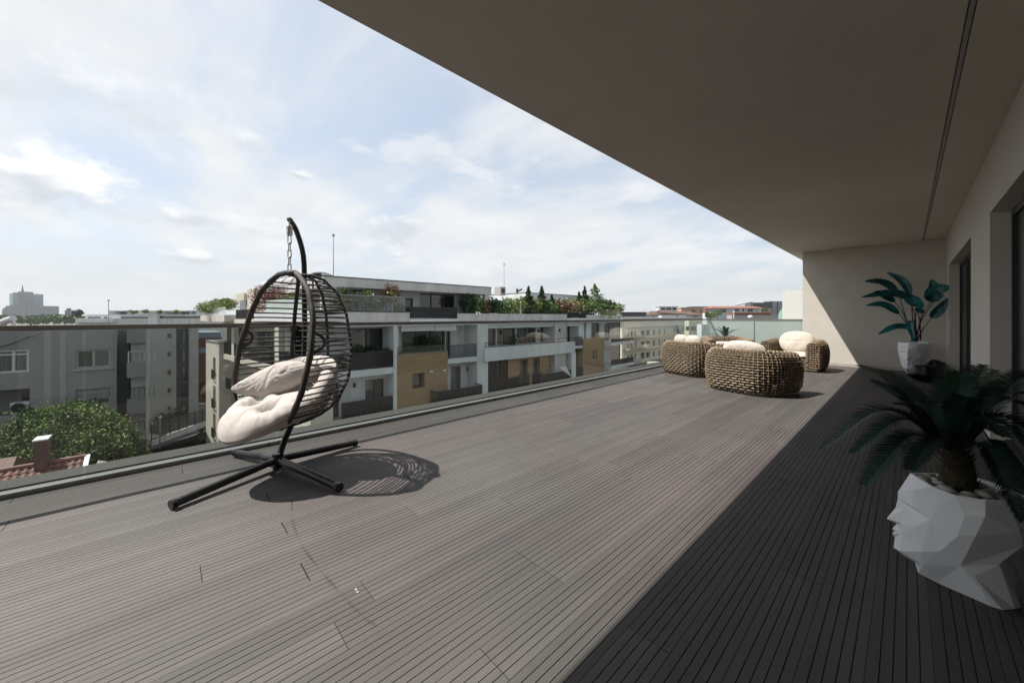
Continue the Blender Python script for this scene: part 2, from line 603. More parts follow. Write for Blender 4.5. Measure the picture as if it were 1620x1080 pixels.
# deck: dark bed, then every board a piece of its own
deck = B(-4.40, 0.588, -6.6, 13.02, -0.30, -0.022, 'deck', GAPM); deck['kind'] = 'structure'
PITCH, RX0, BL = 0.1735, -0.80, 2.2
def board_mesh(width, length, key, gw=0.0036, gd=0.006):
    strips = 5
    sp = width / strips
    prof = [(0, -0.02), (0, -0.0008), (0.0008, 0)]
    for k in range(1, strips):
        c = sp * k
        prof += [(c - gw / 2, 0), (c - gw / 2 + 0.0004, -gd), (c + gw / 2 - 0.0004, -gd), (c + gw / 2, 0)]
    prof += [(width - 0.0008, 0), (width, -0.0008), (width, -0.02)]
    n = len(prof)
    v = [(x, 0, z) for x, z in prof] + [(x, length, z) for x, z in prof]
    f = [(i, i + n, i + n + 1, i + 1) for i in range(n - 1)]
    f += [tuple(range(n)), tuple(range(2 * n - 1, n - 1, -1))]
    me = bpy.data.meshes.new('deck_board_mesh_' + key)
    me.from_pydata(v, [], [q[::-1] for q in f])
    me.materials.append(DECK)
    me.update()
    return me
BM = board_mesh(PITCH - 0.0012, 1.0, 'unit')
BMN = board_mesh(0.098, 1.0, 'narrow')
phase = {0: 1.42, 2: 2.325, -1: 2.316, -3: 1.42, -5: 0.523, -8: 0.521, -10: 2.33, -11: 0.535, -12: 1.435, -14: 0.54,
         -15: 1.46, -13: 3.655, -17: 3.64, -18: 1.47, -4: 3.62, 1: 0.6, 3: 1.45, -2: 3.1, -6: 2.9, -7: 1.75, -9: 3.4, -16: 2.75}
wide_gap = {-8: 0.52, -11: 0.535, -14: 0.54, -12: 1.435}
rb = random.Random(3)
for k in range(-21, 8):
    x = RX0 + k * PITCH
    me = BM
    if k == -21:
        x = -4.366 - 0.0
        x = RX0 - 20 * PITCH - 0.0992
        me = BMN
    ph = phase.get(k, 0.5 + rb.choice((0.0, 0.9, 1.32, 1.8)))
    y = ph
    while y > -6.6:
        y -= BL
    while y < 13.0:
        y0, y1 = max(y, -6.6), min(y + BL, 13.005)
        if y1 - y0 > 0.05:
            gap = 0.0030
            if k in wide_gap and (abs(y1 - wide_gap[k]) < 0.05):
                gap = 0.0065
            o = bpy.data.objects.new('board', me)
            COL.objects.link(o)
            o.parent = deck
            o.location = (x, y0, rb.uniform(-0.0007, 0.0004))
            o.scale = (1, y1 - y0 - gap, 1)
        y += BL

# balustrade foot: profile, coping beyond, parapet below
bal = thing('glass_balustrade', (XG, 4.5, 0.0), 'long clear glass balustrade with flat bronze handrail along the open edge of the deck', 'balustrade')
b = MB(); b.box(-4.50, -4.405, -6.6, 13.02, -0.10, 0.032); b.box(-4.41, -4.392, -6.6, 13.02, 0.018, 0.036)
ch = b.build('base_channel', ALU, bal)
for yj in (-5.2, -2.2, 0.75, 3.75, 6.75, 9.75):
    B(-4.4035, -4.391, yj, yj + 0.006, -0.02, 0.0365, 'joint_cover', GAPM, bal)
JY = [2.145 + 1.31 * k for k in range(-7, 9)]
JY = [j for j in JY if -6.6 < j < 12.9]
eds = [-6.6] + JY + [13.0]
for a_, b_ in zip(eds[:-1], eds[1:]):
    B(XG - 0.006, XG + 0.006, a_ + 0.006, b_ - 0.006, 0.0325, 1.195, 'glass_pane', GLASS, bal)
b = MB(); b.box(-4.475, -4.425, -6.6, 13.045, 1.196, 1.236)
b.build('handrail', ALUD, bal)
gut = B(-4.391, -4.372, -6.6, 13.02, -0.05, -0.012, 'drain_strip', ALUD, None); tag(gut, 'narrow metal drain strip between the last board and the glass channel', 'drain')
par = B(-4.74, -4.501, -8, 13.3, -0.03, 0.045, 'parapet_coping', COPE); tag(par, 'grey sheet metal coping just outside the glass balustrade', 'coping')
pw = B(-4.70, -4.51, -8, 13.25, -11.5, -0.031, 'parapet_wall', CONC); tag(pw, 'outer parapet wall under the grey metal coping', 'wall')
ret = thing('frosted_screen', (-3.2, 13.03, 0), 'milky green glass screen closing the far end of the deck', 'screen')
for x0, x1 in ((-4.42, -3.185), (-3.175, -2.015)):
    B(x0, x1, 13.024, 13.036, 0.0, 1.19, 'frosted_pane', FROST, ret)
B(-4.42, -2.012, 13.015, 13.045, 1.191, 1.232, 'handrail', ALUD, ret)
B(-3.186, -3.174, 13.012, 13.023, 0.0, 1.19, 'clamp_strip', ALU, ret)

# house: end wall, side wall with its openings, ceiling
endw = thing('end_wall', (-0.7, 13.3, 0), 'cream plastered end wall cut by a diagonal shadow at the far end of the terrace', 'wall')
B(-2.008, 0.9, YF, 14.7, 0.0, ZC - 0.004, 'wall', PLAST, endw)
B(-2.004, XW, YF - 0.012, YF - 0.001, 0.0, 0.075, 'skirting', mat('pale_skirting', (0.45, 0.43, 0.38), 0.6), endw)
sidew = thing('side_wall', (0.8, 5, 0), 'cream plastered house wall with deep dark door openings on the right', 'wall')
OPEN = [(-6.0, -4.4), (-3.3, -1.7), (-0.7, 0.35), (1.9, 6.434), (8.171, 12.085)]
ZO = 2.41
ed = [-8.0]
for a_, b_ in OPEN: ed += [a_, b_]
ed.append(13.02)
b = MB()
for i in range(0, len(ed), 2):
    b.box(XW, XW + 0.35, ed[i], ed[i + 1], 0.0, ZC - 0.004)
for a_, b_ in OPEN:
    b.box(XW, XW + 0.35, a_, b_, ZO, ZC - 0.004)
b.build('wall', PLAST, sidew)
for a_, b_ in OPEN:
    w = b_ - a_
    d = MB(); n = max(1, round(w / 1.5)); fr = MB()
    for i in range(n):
        y0 = a_ + w * i / n; y1 = a_ + w * (i + 1) / n
        fr.box(0.738, 0.80, y0 + 0.002, y0 + 0.06, 0.02, ZO - 0.002); fr.box(0.738, 0.80, y1 - 0.06, y1 - 0.002, 0.02, ZO - 0.002)
        fr.box(0.738, 0.80, y0 + 0.06, y1 - 0.06, 0.02, 0.09); fr.box(0.738, 0.80, y0 + 0.06, y1 - 0.06, ZO - 0.07, ZO - 0.002)
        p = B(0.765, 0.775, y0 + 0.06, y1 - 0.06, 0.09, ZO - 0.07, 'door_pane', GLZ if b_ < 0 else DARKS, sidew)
    fr.build('door_frame', BLKF, sidew)
    B(0.70, 0.95, a_, b_, -0.02, 0.0195, 'threshold', BLKF, sidew)
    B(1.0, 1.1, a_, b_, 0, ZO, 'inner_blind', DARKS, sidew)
ceil = MB(); ceil.box(XE, 0.236, -8.0, 16.5, ZC, ZC + 0.28); ceil.box(0.236, 0.272, -8, 16.5, ZC + 0.03, ZC + 0.28); ceil.box(0.272, 1.3, -8.0, 16.5, ZC, ZC + 0.28)
ceiling = ceil.build('ceiling', CEIL); ceiling['kind'] = 'structure'
B(0.2425, 0.2655, -8.0, 13.0, ZC + 0.002, ZC + 0.028, 'curtain_track', mat('grey_track', (0.36, 0.355, 0.35), 0.5), ceiling)
roofm = B(XE, 6, -8.0, 16.5, ZC + 0.281, ZC + 3.0, 'upper_storey', CONC); tag(roofm, 'storey of the house above the terrace ceiling', 'building')
inn = B(1.2, 6.0, -8.0, 14.6, -11.5, ZC + 0.278, 'house_interior', PLAST); tag(inn, 'body of the house behind the dark terrace doors', 'building')
bod = B(-4.50, 1.19, -8.0, 13.0, -11.5, -0.31, 'lower_storeys', CONC); tag(bod, 'storeys of the house below the terrace deck', 'building')

# ============================================================ HANGING CHAIR
HUB = Vector((-3.70, 0.70, 0))
ECX, ECY = -3.575, 0.80
D = Vector((0.35, -0.937, 0)).normalized()       # way the egg opens
Pn = Vector((0.937, 0.35, 0)).normalized()
EC = Vector((ECX, ECY, 0))
stand = thing('chair_stand', tuple(HUB), 'black steel stand with four spread feet and curved mast carrying the egg chair', 'stand')
legs = [(-3.385, 0.03), (-4.27, 0.47), (-2.885, 0.935), (-3.785, 1.385)]
for lx, ly in legs:
    a_ = Vector((HUB.x, HUB.y, 0.075)); e_ = Vector((lx, ly, 0.038))
    dr = (e_ - a_).normalized()
    m = MB(); m.tube([a_ + dr * 0.03, e_], 0.029, 10)
    lg = m.build('leg', BLKM, stand, smooth=False)
    m = MB(); m.tube([e_ - dr * 0.02, e_ + dr * 0.012], 0.033, 12)
    m.build('end_cap', BLKM, lg)
m = MB(); m.tube([HUB + Vector((0, 0, 0.012)), HUB + Vector((0, 0, 0.13))], 0.045, 12)
m.build('hub', BLKM, stand)
back = -D
hang = Vector((-3.573, 0.778, 0))
def mastp(px_, z, off):
    return None
# mast lies in the upright plane through hub and hanging point, bulging behind the basket
MP = [HUB + Vector((0, 0, 0.07)), Vector((-3.745, 0.755, 0.20)), Vector((-3.86, 0.865, 0.40)), Vector((-4.03, 0.965, 0.72)), Vector((-4.12, 1.01, 1.10)),
      Vector((-4.09, 1.00, 1.50)), Vector((-3.93, 0.955, 1.86)), Vector((-3.76, 0.86, 2.06)), Vector((-3.65, 0.79, 2.125)), Vector((-3.59, 0.765, 2.125))]
m = MB(); pth = bez(MP, 40); m.tube(pth, [0.027 - 0.006 * i / 40 for i in range(41)], 12)
m.build('mast', BLKM, stand, smooth=True)
tip = pth[-1]
HP = Vector((tip.x, tip.y, 0))

egg = thing('hanging_egg_chair', (HP.x, HP.y, 1.7), 'brown wicker egg chair hanging on a chain from the black stand', 'hanging chair')
def link_(c, rot, r=0.013, h=0.026, t=0.0038):
    path = []
    for i in range(14):
        a_ = 2 * PI * i / 14
        x_ = math.cos(a_) * r; z_ = math.sin(a_) * r + (h if math.sin(a_) > 0 else -h) * 0.55
        path.append(Vector(c) + Vector((x_ * math.cos(rot), x_ * math.sin(rot), z_)))
    q = MB(); q.tube(path, t, 6, closed=True)
    return q
hk = MB(); hk.tube([HP + Vector((0, 0, 2.125)), HP + Vector((0, 0, 2.07))], 0.006, 6)
hk.build('hook', STEEL, egg)
sp = []
for i in range(8 * 12 + 1):
    a_ = 2 * PI * i / 12
    sp.append(HP + Vector((0.021 * math.cos(a_), 0.021 * math.sin(a_), 2.075 - 0.085 * i / 96)))
q = MB(); q.tube(sp, 0.0042, 6); q.build('spring', STEEL, egg, smooth=True)
zz = 1.955
for i in range(5):
    q = link_(HP + Vector((0, 0, zz)), 0.9 + (PI / 2 if i % 2 else 0), 0.0135, 0.042, 0.0045); q.build('chain_link', STEEL, egg, smooth=True)
    zz -= 0.060

ZT, ZB = 1.665, 0.38
KZ = [0.38, 0.46, 0.55, 0.76, 1.03, 1.30, 1.50, 1.625, 1.665]
KW = [0.02, 0.27, 0.38, 0.455, 0.475, 0.425, 0.33, 0.19, 0.10]
KG = [0.16, 0.26, 0.27, 0.235, 0.185, 0.13, 0.10, 0.075, 0.06]
KR = [0.02, 0.22, 0.33, 0.42, 0.43, 0.40, 0.34, 0.24, 0.13]       # reach to the back
def interp(z, ks):
    if z <= KZ[0]: return ks[0]
    for i in range(len(KZ) - 1):
        if z <= KZ[i + 1]:
            t = (z - KZ[i]) / (KZ[i + 1] - KZ[i])
            t = t * t * (3 - 2 * t) * 0.35 + t * 0.65
            return ks[i] * (1 - t) + ks[i + 1] * t
    return ks[-1]
def shell(z, ang):
    # ang 0..pi from near rim round the back to far rim
    w = interp(z, KW); g = interp(z, KG); r = interp(z, KR)
    c_, s_ = math.cos(ang), math.sin(ang)
    ex = 0.86
    fx = math.copysign(abs(c_) ** ex, c_) * w
    fy = g - (abs(s_) ** ex) * (r + g)
    return EC + Pn * fx + D * fy + Vector((0, 0, z))
def rim_path(side):
    ps = []
    for i in range(31):
        z = ZB + (ZT - ZB) * (1 - (1 - i / 30) ** 1.15)
        if i == 0: z = ZB + 0.01
        ps.append(shell(z, 0 if side > 0 else PI))
    return ps
rp = rim_path(1)[::-1]
lp = rim_path(-1)
ring = rp + lp[1:]
sm = []
for i in range(len(ring)):
    a_ = ring[max(0, i - 1)]; c_ = ring[min(len(ring) - 1, i + 1)]
    sm.append((a_ + ring[i] * 2 + c_) / 4)
top = [sm[-1], (sm[-1] + sm[0]) / 2 + Vector((0, 0, 0.012)), sm[0]]
q = MB(); q.tube(sm, [0.022 + 0.0015 * math.sin(i * 2.3) for i in range(len(sm))], 10); q.build('rim', ROPE, egg, smooth=True)
q = MB(); q.tube(top, 0.024, 10); q.build('top_bar', ROPE, egg, smooth=True)
for a_ in (0.34, 0.57, 0.785):
    ps = []
    for i in range(27):
        z = ZB + 0.015 + (ZT - ZB - 0.02) * (1 - (1 - i / 26) ** 1.1)
        ps.append(shell(z, a_ * PI))
    ps.append((sm[0] + sm[-1]) / 2)
    q = MB(); q.tube(ps, 0.0125 if a_ < 0.7 else 0.017, 8); q.build('rib', ROPE, egg, smooth=True)
# slats: wrapped flat bands going round the back at each level
NSL = 27
re = random.Random(11)
for i in range(NSL):
    z = 0.42 + (1.63 - 0.42) * (i + 0.5) / NSL
    ps = []
    dz = re.uniform(-0.006, 0.006)
    n_ = 30
    for k in range(n_ + 1):
        a_ = PI * k / n_
        sag = -0.018 * (math.sin(a_) ** 2) * (1 if z > 0.8 else 0.3)
        # runs straight between the ribs
        ps.append(shell(z + dz + sag * (0.5 + 0.5 * math.sin(a_ * 3 + i)), a_))
    q = MB()
    # flat band
    for off in (0,):
        q.tube(ps, 0.0068, 6)
    q.build('slat', ROPE, egg, smooth=True)
# floor of the basket: crossing bands under the seat
for i in range(7):
    t = (i + 0.5) / 7
    a0 = PI * (0.08 + 0.42 * t)
    p0 = shell(0.435, a0); p1 = shell(0.435, PI - a0)
    mid = (p0 + p1) / 2 + Vector((0, 0, -0.045 * math.sin(PI * (0.3 + 0.6 * t))))
    q = MB(); q.tube(bez([p0, mid, p1], 8), 0.0062, 6); q.build('seat_band', ROPE, egg, smooth=True)
for side in (0, 1):
    a_ = 0 if side == 0 else PI
    p0 = shell(1.18, a_); p1 = shell(1.02, a_)
    o_ = (Pn * 0.02 - D * 0.085)
    if side == 1: o_ = Pn * 0.045 - D * 0.045
    ps = bez([p0, p0 + o_ * 0.75 + Vector((0, 0, -0.03)), (p0 + p1) / 2 + o_ * 1.15, p1 + o_ * 0.75 + Vector((0, 0, 0.03)), p1], 16)
    q = MB(); q.tube(ps, 0.0125, 8); q.build('armrest', ROPE, egg, smooth=True)
q = MB(); q.tube([shell(1.20, PI * .785), shell(1.20, PI * .785) + Vector((-.10, .03, 0))], 0.02, 8)
q.tube([shell(1.165, PI * .785), shell(1.225, PI * .785)], 0.030, 8); q.build('back_clamp', ROPE, egg)

# ------------------------------------------------------------ cushions
def cushion(fn, nu, nv, name, m, loc, label, cat, group=None, creases=1.0, seed=0):
    """fn(u, v, side) -> point, u round 0..1, v centre..edge 0..1; two sheets joined at the edge"""
    mb = MB()
    for side in (1, -1):
        base = len(mb.v)
        vs = []
        for j in range(nv + 1):
            for i in range(nu):
                vs.append(fn(i / nu, j / nv, side))
        fs = []
        for j in range(nv):
            for i in range(nu):
                q_ = (j * nu + i, j * nu + (i + 1) % nu, (j + 1) * nu + (i + 1) % nu, (j + 1) * nu + i)
                fs.append(q_ if side > 0 else q_[::-1])
        mb.add(vs, fs)
    mb.v = [v - Vector(loc) for v in mb.v]
    o = mb.build(name, m, None, smooth=True, weld=True)
    o.location = loc
    o['_w'] = tuple(loc)
    return tag(o, label, cat, group)

def pad(center, ex, ey, ez, rx, ry, th, p=2.3, tufts=(), wr=0.012, seed=0, bend=0.0, fold=None, droop=0.0):
    ex, ey, ez = Vector(ex).normalized(), Vector(ey).normalized(), Vector(ez).normalized()
    center = Vector(center)
    def fn(u, v, side):
        a_ = 2 * PI * u
        c_, s_ = math.cos(a_), math.sin(a_)
        k = (abs(c_) ** p + abs(s_) ** p) ** (-1 / p)
        x = c_ * k * v * rx; y = s_ * k * v * ry
        prof = (1 - v ** 3.0) ** 0.5
        h = th * prof
        for tx, ty in tufts:
            d2 = ((x - tx) ** 2 + (y - ty) ** 2)
            h -= th * 0.80 * math.exp(-d2 / 0.0042)
            h -= th * 0.25 * math.exp(-d2 / 0.025)
        # radial puckers near the seam and soft folds
        puck = abs(mn.noise(Vector((c_ * 14 + seed, s_ * 14, side * 3 + v * 1.2)))) * wr * (v ** 2.5) * 2.6
        fold_ = mn.noise(Vector((x * 4.5 + seed, y * 4.5, side * 2.0))) * wr * 1.2
        fold_ -= max(0.0, 0.16 - abs(mn.noise(Vector((x * 7 + seed, y * 7, side * 4.0))))) * wr * 3.2
        fold_ -= max(0.0, 0.12 - abs(mn.noise(Vector((x * 17 + seed, y * 12, side * 9.0))))) * wr * 1.6
        rad = 1 + 0.03 * mn.noise(Vector((c_ * 2 + seed, s_ * 2, 5)))
        h += (fold_ - puck) * prof
        z = side * max(h, 0.001) * (1.0 if side > 0 else 0.9)
        z += bend * (x * x) - droop * max(0.0, -y) ** 2
        return center + ex * x * rad + ey * y * rad + ez * z
    return fn

# big folded seat cushion: back half lies in the egg, front half spills out over the rim
sc = EC + D * 0.26 + Vector((0, 0, 0.575)) - Pn * 0.03
ey = (-D * 0.96 + Vector((0, 0, 0.16)))      # towards the back, rising
ez = Vector((0, 0, 1)) - ey.normalized() * ey.normalized().z
fn = pad(sc - D * 0.055 + Pn * 0.05 + Vector((0, 0, -0.012)), Pn, ey, ez, 0.35, 0.36, 0.14, 2.0, tufts=((-0.12, -0.05), (0.11, -0.08), (0.0, 0.16)), wr=0.020, seed=1.3, droop=0.8)
cushion(fn, 128, 40, 'seat_cushion', CUSH, tuple(sc), 'big cream tufted seat cushion spilling out of the front of the egg chair', 'cushion')
bc = EC - D * 0.13 + Vector((0, 0, 0.69))
fn = pad(bc, Pn, Vector((0, 0, 0.9)) - D * 0.42, D * 0.9 + Vector((0, 0, 0.42)), 0.39, 0.28, 0.13, 2.3, tufts=((-0.14, 0.05), (0.14, 0.05)), wr=0.014, seed=4.1, bend=0.6)
cushion(fn, 96, 26, 'back_cushion', CUSH, tuple(bc), 'cream back cushion pressed against the slats inside the egg chair', 'cushion')
pc = EC + D * 0.09 + Vector((0, 0, 0.775)) - Pn * 0.10
fn = pad(pc, Pn * 0.9 - D * 0.50 + Vector((0, 0, 0.24)), Vector((0, 0, 0.85)) - D * 0.45, D * 0.8 + Vector((0, 0, 0.5)), 0.38, 0.155, 0.075, 1.35, wr=0.014, seed=8.1)
cushion(fn, 112, 30, 'pillow', CUSH, tuple(pc), 'pointed cream pillow resting on the seat cushion inside the egg chair', 'pillow')

# ============================================================ WICKER TUB CHAIRS
def tub_mesh():
    WX, BY, FY = 0.56, -0.50, 0.42        # half width at mid, back, front
    # plan path of the rail centre, from near-left front round the back to right front
    def plan(t):
        # t 0..1
        Ls = FY + 0.10; R = 0.35
        a_ = []
        seg1 = 0.52; seg2 = PI * 0.5 * R; seg3 = 2 * (WX - R) ; tot = 2 * (seg1 + seg2) + max(seg3, 0.0)
        s_ = t * tot
        y0 = BY + R
        def rec(s):
            if s < seg1:
                return Vector((-WX, FY - s * (FY - y0) / seg1, 0)), Vector((-1, 0, 0))
            s -= seg1
            if s < seg2:
                an = s / R
                return Vector((-WX + R - R * math.cos(an), y0 - R * math.sin(an), 0)), Vector((-math.cos(an), -math.sin(an), 0))
            s -= seg2
            if s < seg3:
                return Vector((-WX + R + s, BY, 0)), Vector((0, -1, 0))
            s -= seg3
            if s < seg2:
                an = PI / 2 - s / R
                return Vector((WX - R + R * math.cos(an), y0 - R * math.sin(an), 0)), Vector((math.cos(an), -math.sin(an), 0))
            s -= seg2
            return Vector((WX, y0 + s * (FY - y0) / seg1, 0)), Vector((1, 0, 0))
        return rec(min(max(s_, 0), tot - 1e-6)), tot
    prof = [(0.0, 0.02), (0.045, 0.09), (0.072, 0.20), (0.085, 0.32), (0.085, 0.44), (0.070, 0.56), (0.035, 0.665), (-0.03, 0.725),
            (-0.10, 0.735), (-0.155, 0.70), (-0.185, 0.63), (-0.195, 0.52), (-0.195, 0.40), (-0.19, 0.30)]
    # arc-length sample of the profile
    def prof_at(q):
        m_ = len(prof) - 1
        ls = [math.dist(prof[i], prof[i + 1]) for i in range(m_)]
        tt = sum(ls); s_ = q * tt
        for i in range(m_):
            if s_ <= ls[i] or i == m_ - 1:
                k = min(s_ / ls[i], 1)
                a_ = Vector((prof[i][0], 0, prof[i][1])); b_ = Vector((prof[i + 1][0], 0, prof[i + 1][1]))
                return a_.lerp(b_, k), tt
            s_ -= ls[i]
    def pt(t, q, o_):
        (c_, n_), _ = plan(t)
        p_, _ = prof_at(q)
        p2, _ = prof_at(min(q + 0.01, 1)); p1, _ = prof_at(max(q - 0.01, 0))
        tv = (p2 - p1).normalized()
        nv = Vector((-tv.z, 0, tv.x)) * -1
        p_ = p_ + nv * o_
        # lower arms slightly at the front
        k = max(0.0, abs(t - 0.5) * 2 - 0.55) / 0.45
        z_ = p_.z * (1 - 0.06 * k)
        return c_ + n_ * p_.x + Vector((0, 0, z_))
    NV, NH = 46, 30
    rw = random.Random(5)
    mb = MB()
    A = 0.0085
    for i in range(NV + 1):
        t = i / NV
        ps = []
        jt = rw.uniform(-0.0025, 0.0025)
        for j in range(NH * 2 + 1):
            q = j / (NH * 2)
            o_ = A * math.cos(PI * (q * NH)) * (1 if i % 2 else -1)
            ps.append(pt(min(max(t + jt, 0), 1), q, o_ + rw.uniform(-0.0015, 0.0015)))
        mb.tube(ps, 0.0075, 4, caps=False)
    for j in range(NH + 1):
        q = j / NH
        ps = []
        for i in range(NV * 2 + 1):
            t = i / (NV * 2)
            o_ = -A * math.cos(PI * (t * NV)) * (1 if j % 2 else -1)
            ps.append(pt(t, min(max(q + rw.uniform(-0.0016, 0.0016), 0), 1), o_))
        mb.tube(ps, 0.0080, 4, caps=False)
    # arm fronts
    for t in (0.0, 1.0):
        (c_, n_), _ = plan(t)
        for k in range(13):
            z_ = 0.05 + k * 0.052
            xs = [p_ for p_ in (prof_at(i / 60)[0] for i in range(61)) if abs(p_.z * 0.94 - z_) < 0.02]
            if len(xs) < 1: continue
            xo = max(p_.x for p_ in xs); xi = min(p_.x for p_ in xs)
            if xo - xi < 0.05: xi = -0.19 if z_ < 0.45 else xo - 0.2
            ps = [c_ + n_ * (xo + (xi - xo) * q / 8) + Vector((0, 0.028 * math.sin(PI * q / 8) + 0.006 * (-1) ** (q + k), z_)) for q in range(9)]
            mb.tube(ps, 0.0082, 4)
        for k in range(5):
            x_ = 0.06 - k * 0.055
            zlo, zhi = (0.10, 0.56, 0.03, 0.66, 0.03, 0.69, 0.03, 0.68, 0.03, 0.64)[2 * k:2 * k + 2]
            ps = [c_ + n_ * x_ + Vector((0, 0.025 + 0.006 * (-1) ** (q + k), zlo + (zhi - zlo) * q / 12)) for q in range(13)]
            mb.tube(ps, 0.0082, 4)
    # front apron
    for k in range(6):
        z_ = 0.04 + k * 0.048
        mb.tube([Vector((-0.37 + 0.74 * q / 16, 0.43 + 0.007 * (-1) ** (q + k), z_)) for q in range(17)], 0.0082, 4)
    for k in range(15):
        x_ = -0.37 + 0.74 * k / 14
        mb.tube([Vector((x_, 0.43 + 0.007 * (-1) ** (q + k), 0.03 + q * 0.05)) for q in range(6)], 0.0082, 4)
    # lining surface between inner and outer weave, dark frame
    ln = MB()
    n1, n2 = 40, 14
    LOFF = -0.032
    vs = []
    for i in range(n1 + 1):
        for j in range(n2 + 1):
            vs.append(pt(i / n1, j / n2, LOFF))
    ln.add(vs, [(i * (n2 + 1) + j, (i + 1) * (n2 + 1) + j, (i + 1) * (n2 + 1) + j + 1, i * (n2 + 1) + j + 1) for i in range(n1) for j in range(n2) if (i * 7 + j * 13) % 9 != 0 or j > 6])
    return mb, ln
wmb, lmb = tub_mesh()
tub0 = thing('wicker_armchair', (0, 0, 0), 'tmp', 'armchair', 'round wicker armchairs at the far end of the deck')
wv = wmb.build('weave', RATT, tub0); wv['kind'] = 'stuff'
ln = lmb.build('lining', RATD, tub0, smooth=True)
sb = MB(); sb.prism([(-0.36, 0.40), (-0.37, -0.10), (-0.25, -0.28), (0.0, -0.32), (0.25, -0.28), (0.37, -0.10), (0.36, 0.40)], 0.20, 0.27)
sb.build('seat_base', RATD, tub0)
def place_tub(o, x, y, rz, label, sc_=1.0):
    o.location = (x, y, 0); o.rotation_euler = (0, 0, rz); o['label'] = label; o.scale = (sc_, sc_, 1.0)
def dup(root):
    r = root.copy(); COL.objects.link(r)
    for chd in list(root.children):
        c_ = chd.copy(); COL.objects.link(c_); c_.parent = r
        for g_ in chd.children:
            e_ = g_.copy(); COL.objects.link(e_); e_.parent = c_
    return r
TUBS = [(-1.93, 7.60, math.radians(-14), 'nearest round wicker armchair seen from behind, in the middle of the deck', 1.0),
        (-3.35, 8.85, math.radians(-22), 'round wicker armchair beside the glass balustrade, seen from behind', 1.0),
        (-1.95, 11.55, math.radians(172), 'round wicker armchair facing the camera beside the end wall', 1.0),
        (-3.45, 11.35, math.radians(215), 'round wicker armchair mostly hidden behind the nearer two', 1.0)]
for i, (x, y, rz, lab, s_) in enumerate(TUBS):
    o = tub0 if i == 0 else dup(tub0)
    place_tub(o, x, y, rz, lab, s_)
    c_, s2 = math.cos(rz), math.sin(rz)
    R3 = Matrix.Rotation(rz, 3, 'Z')
    which = ['nearest wicker armchair', 'wicker armchair by the glass', 'wicker armchair that faces the camera', 'half hidden wicker armchair'][i]
    base = Vector((x, y, 0))
    f = pad(base + R3 @ Vector((0, 0.09, 0.35)), R3 @ Vector((1, 0, 0)), R3 @ Vector((0, 1, 0)), Vector((0, 0, 1)), 0.37, 0.37, 0.085, 3.5, wr=0.006, seed=i * 3.1)
    cushion(f, 48, 12, 'seat_cushion', CUSH2, tuple(base + Vector((0, 0, 0.3))), 'thick ivory seat cushion in the ' + which, 'cushion', 'ivory cushions of the wicker armchairs')
    if i == 1:
        for sx, nm in ((-0.17, 'left'), (0.17, 'right')):
            f = pad(base + R3 @ Vector((sx, -0.17, 0.685)), R3 @ Vector((1, 0, 0)), R3 @ Vector((0, -0.30, 1)), R3 @ Vector((0, 1, 0.3)), 0.215, 0.215, 0.105, 2.4, wr=0.010, seed=i * 5.7 + sx)
            cushion(f, 48, 14, 'back_cushion', CUSH2, tuple(base + Vector((0, 0, 0.6))), nm + ' one of two puffy back cushions in the armchair by the glass', 'cushion', 'ivory cushions of the wicker armchairs')
    else:
        hh = {0: (0.665, 0.225), 2: (0.66, 0.28), 3: (0.46, 0.15)}[i]
        f = pad(base + R3 @ Vector((0, -0.16, hh[0])), R3 @ Vector((1, 0, 0)), R3 @ Vector((0, -0.28, 1)), R3 @ Vector((0, 1, 0.28)), 0.38, hh[1], 0.11, 2.5, wr=0.012, seed=i * 5.7)
        cushion(f, 64, 16, 'back_cushion', CUSH2, tuple(base + Vector((0, 0, 0.6))), 'rounded ivory back cushion in the ' + which, 'cushion', 'ivory cushions of the wicker armchairs')

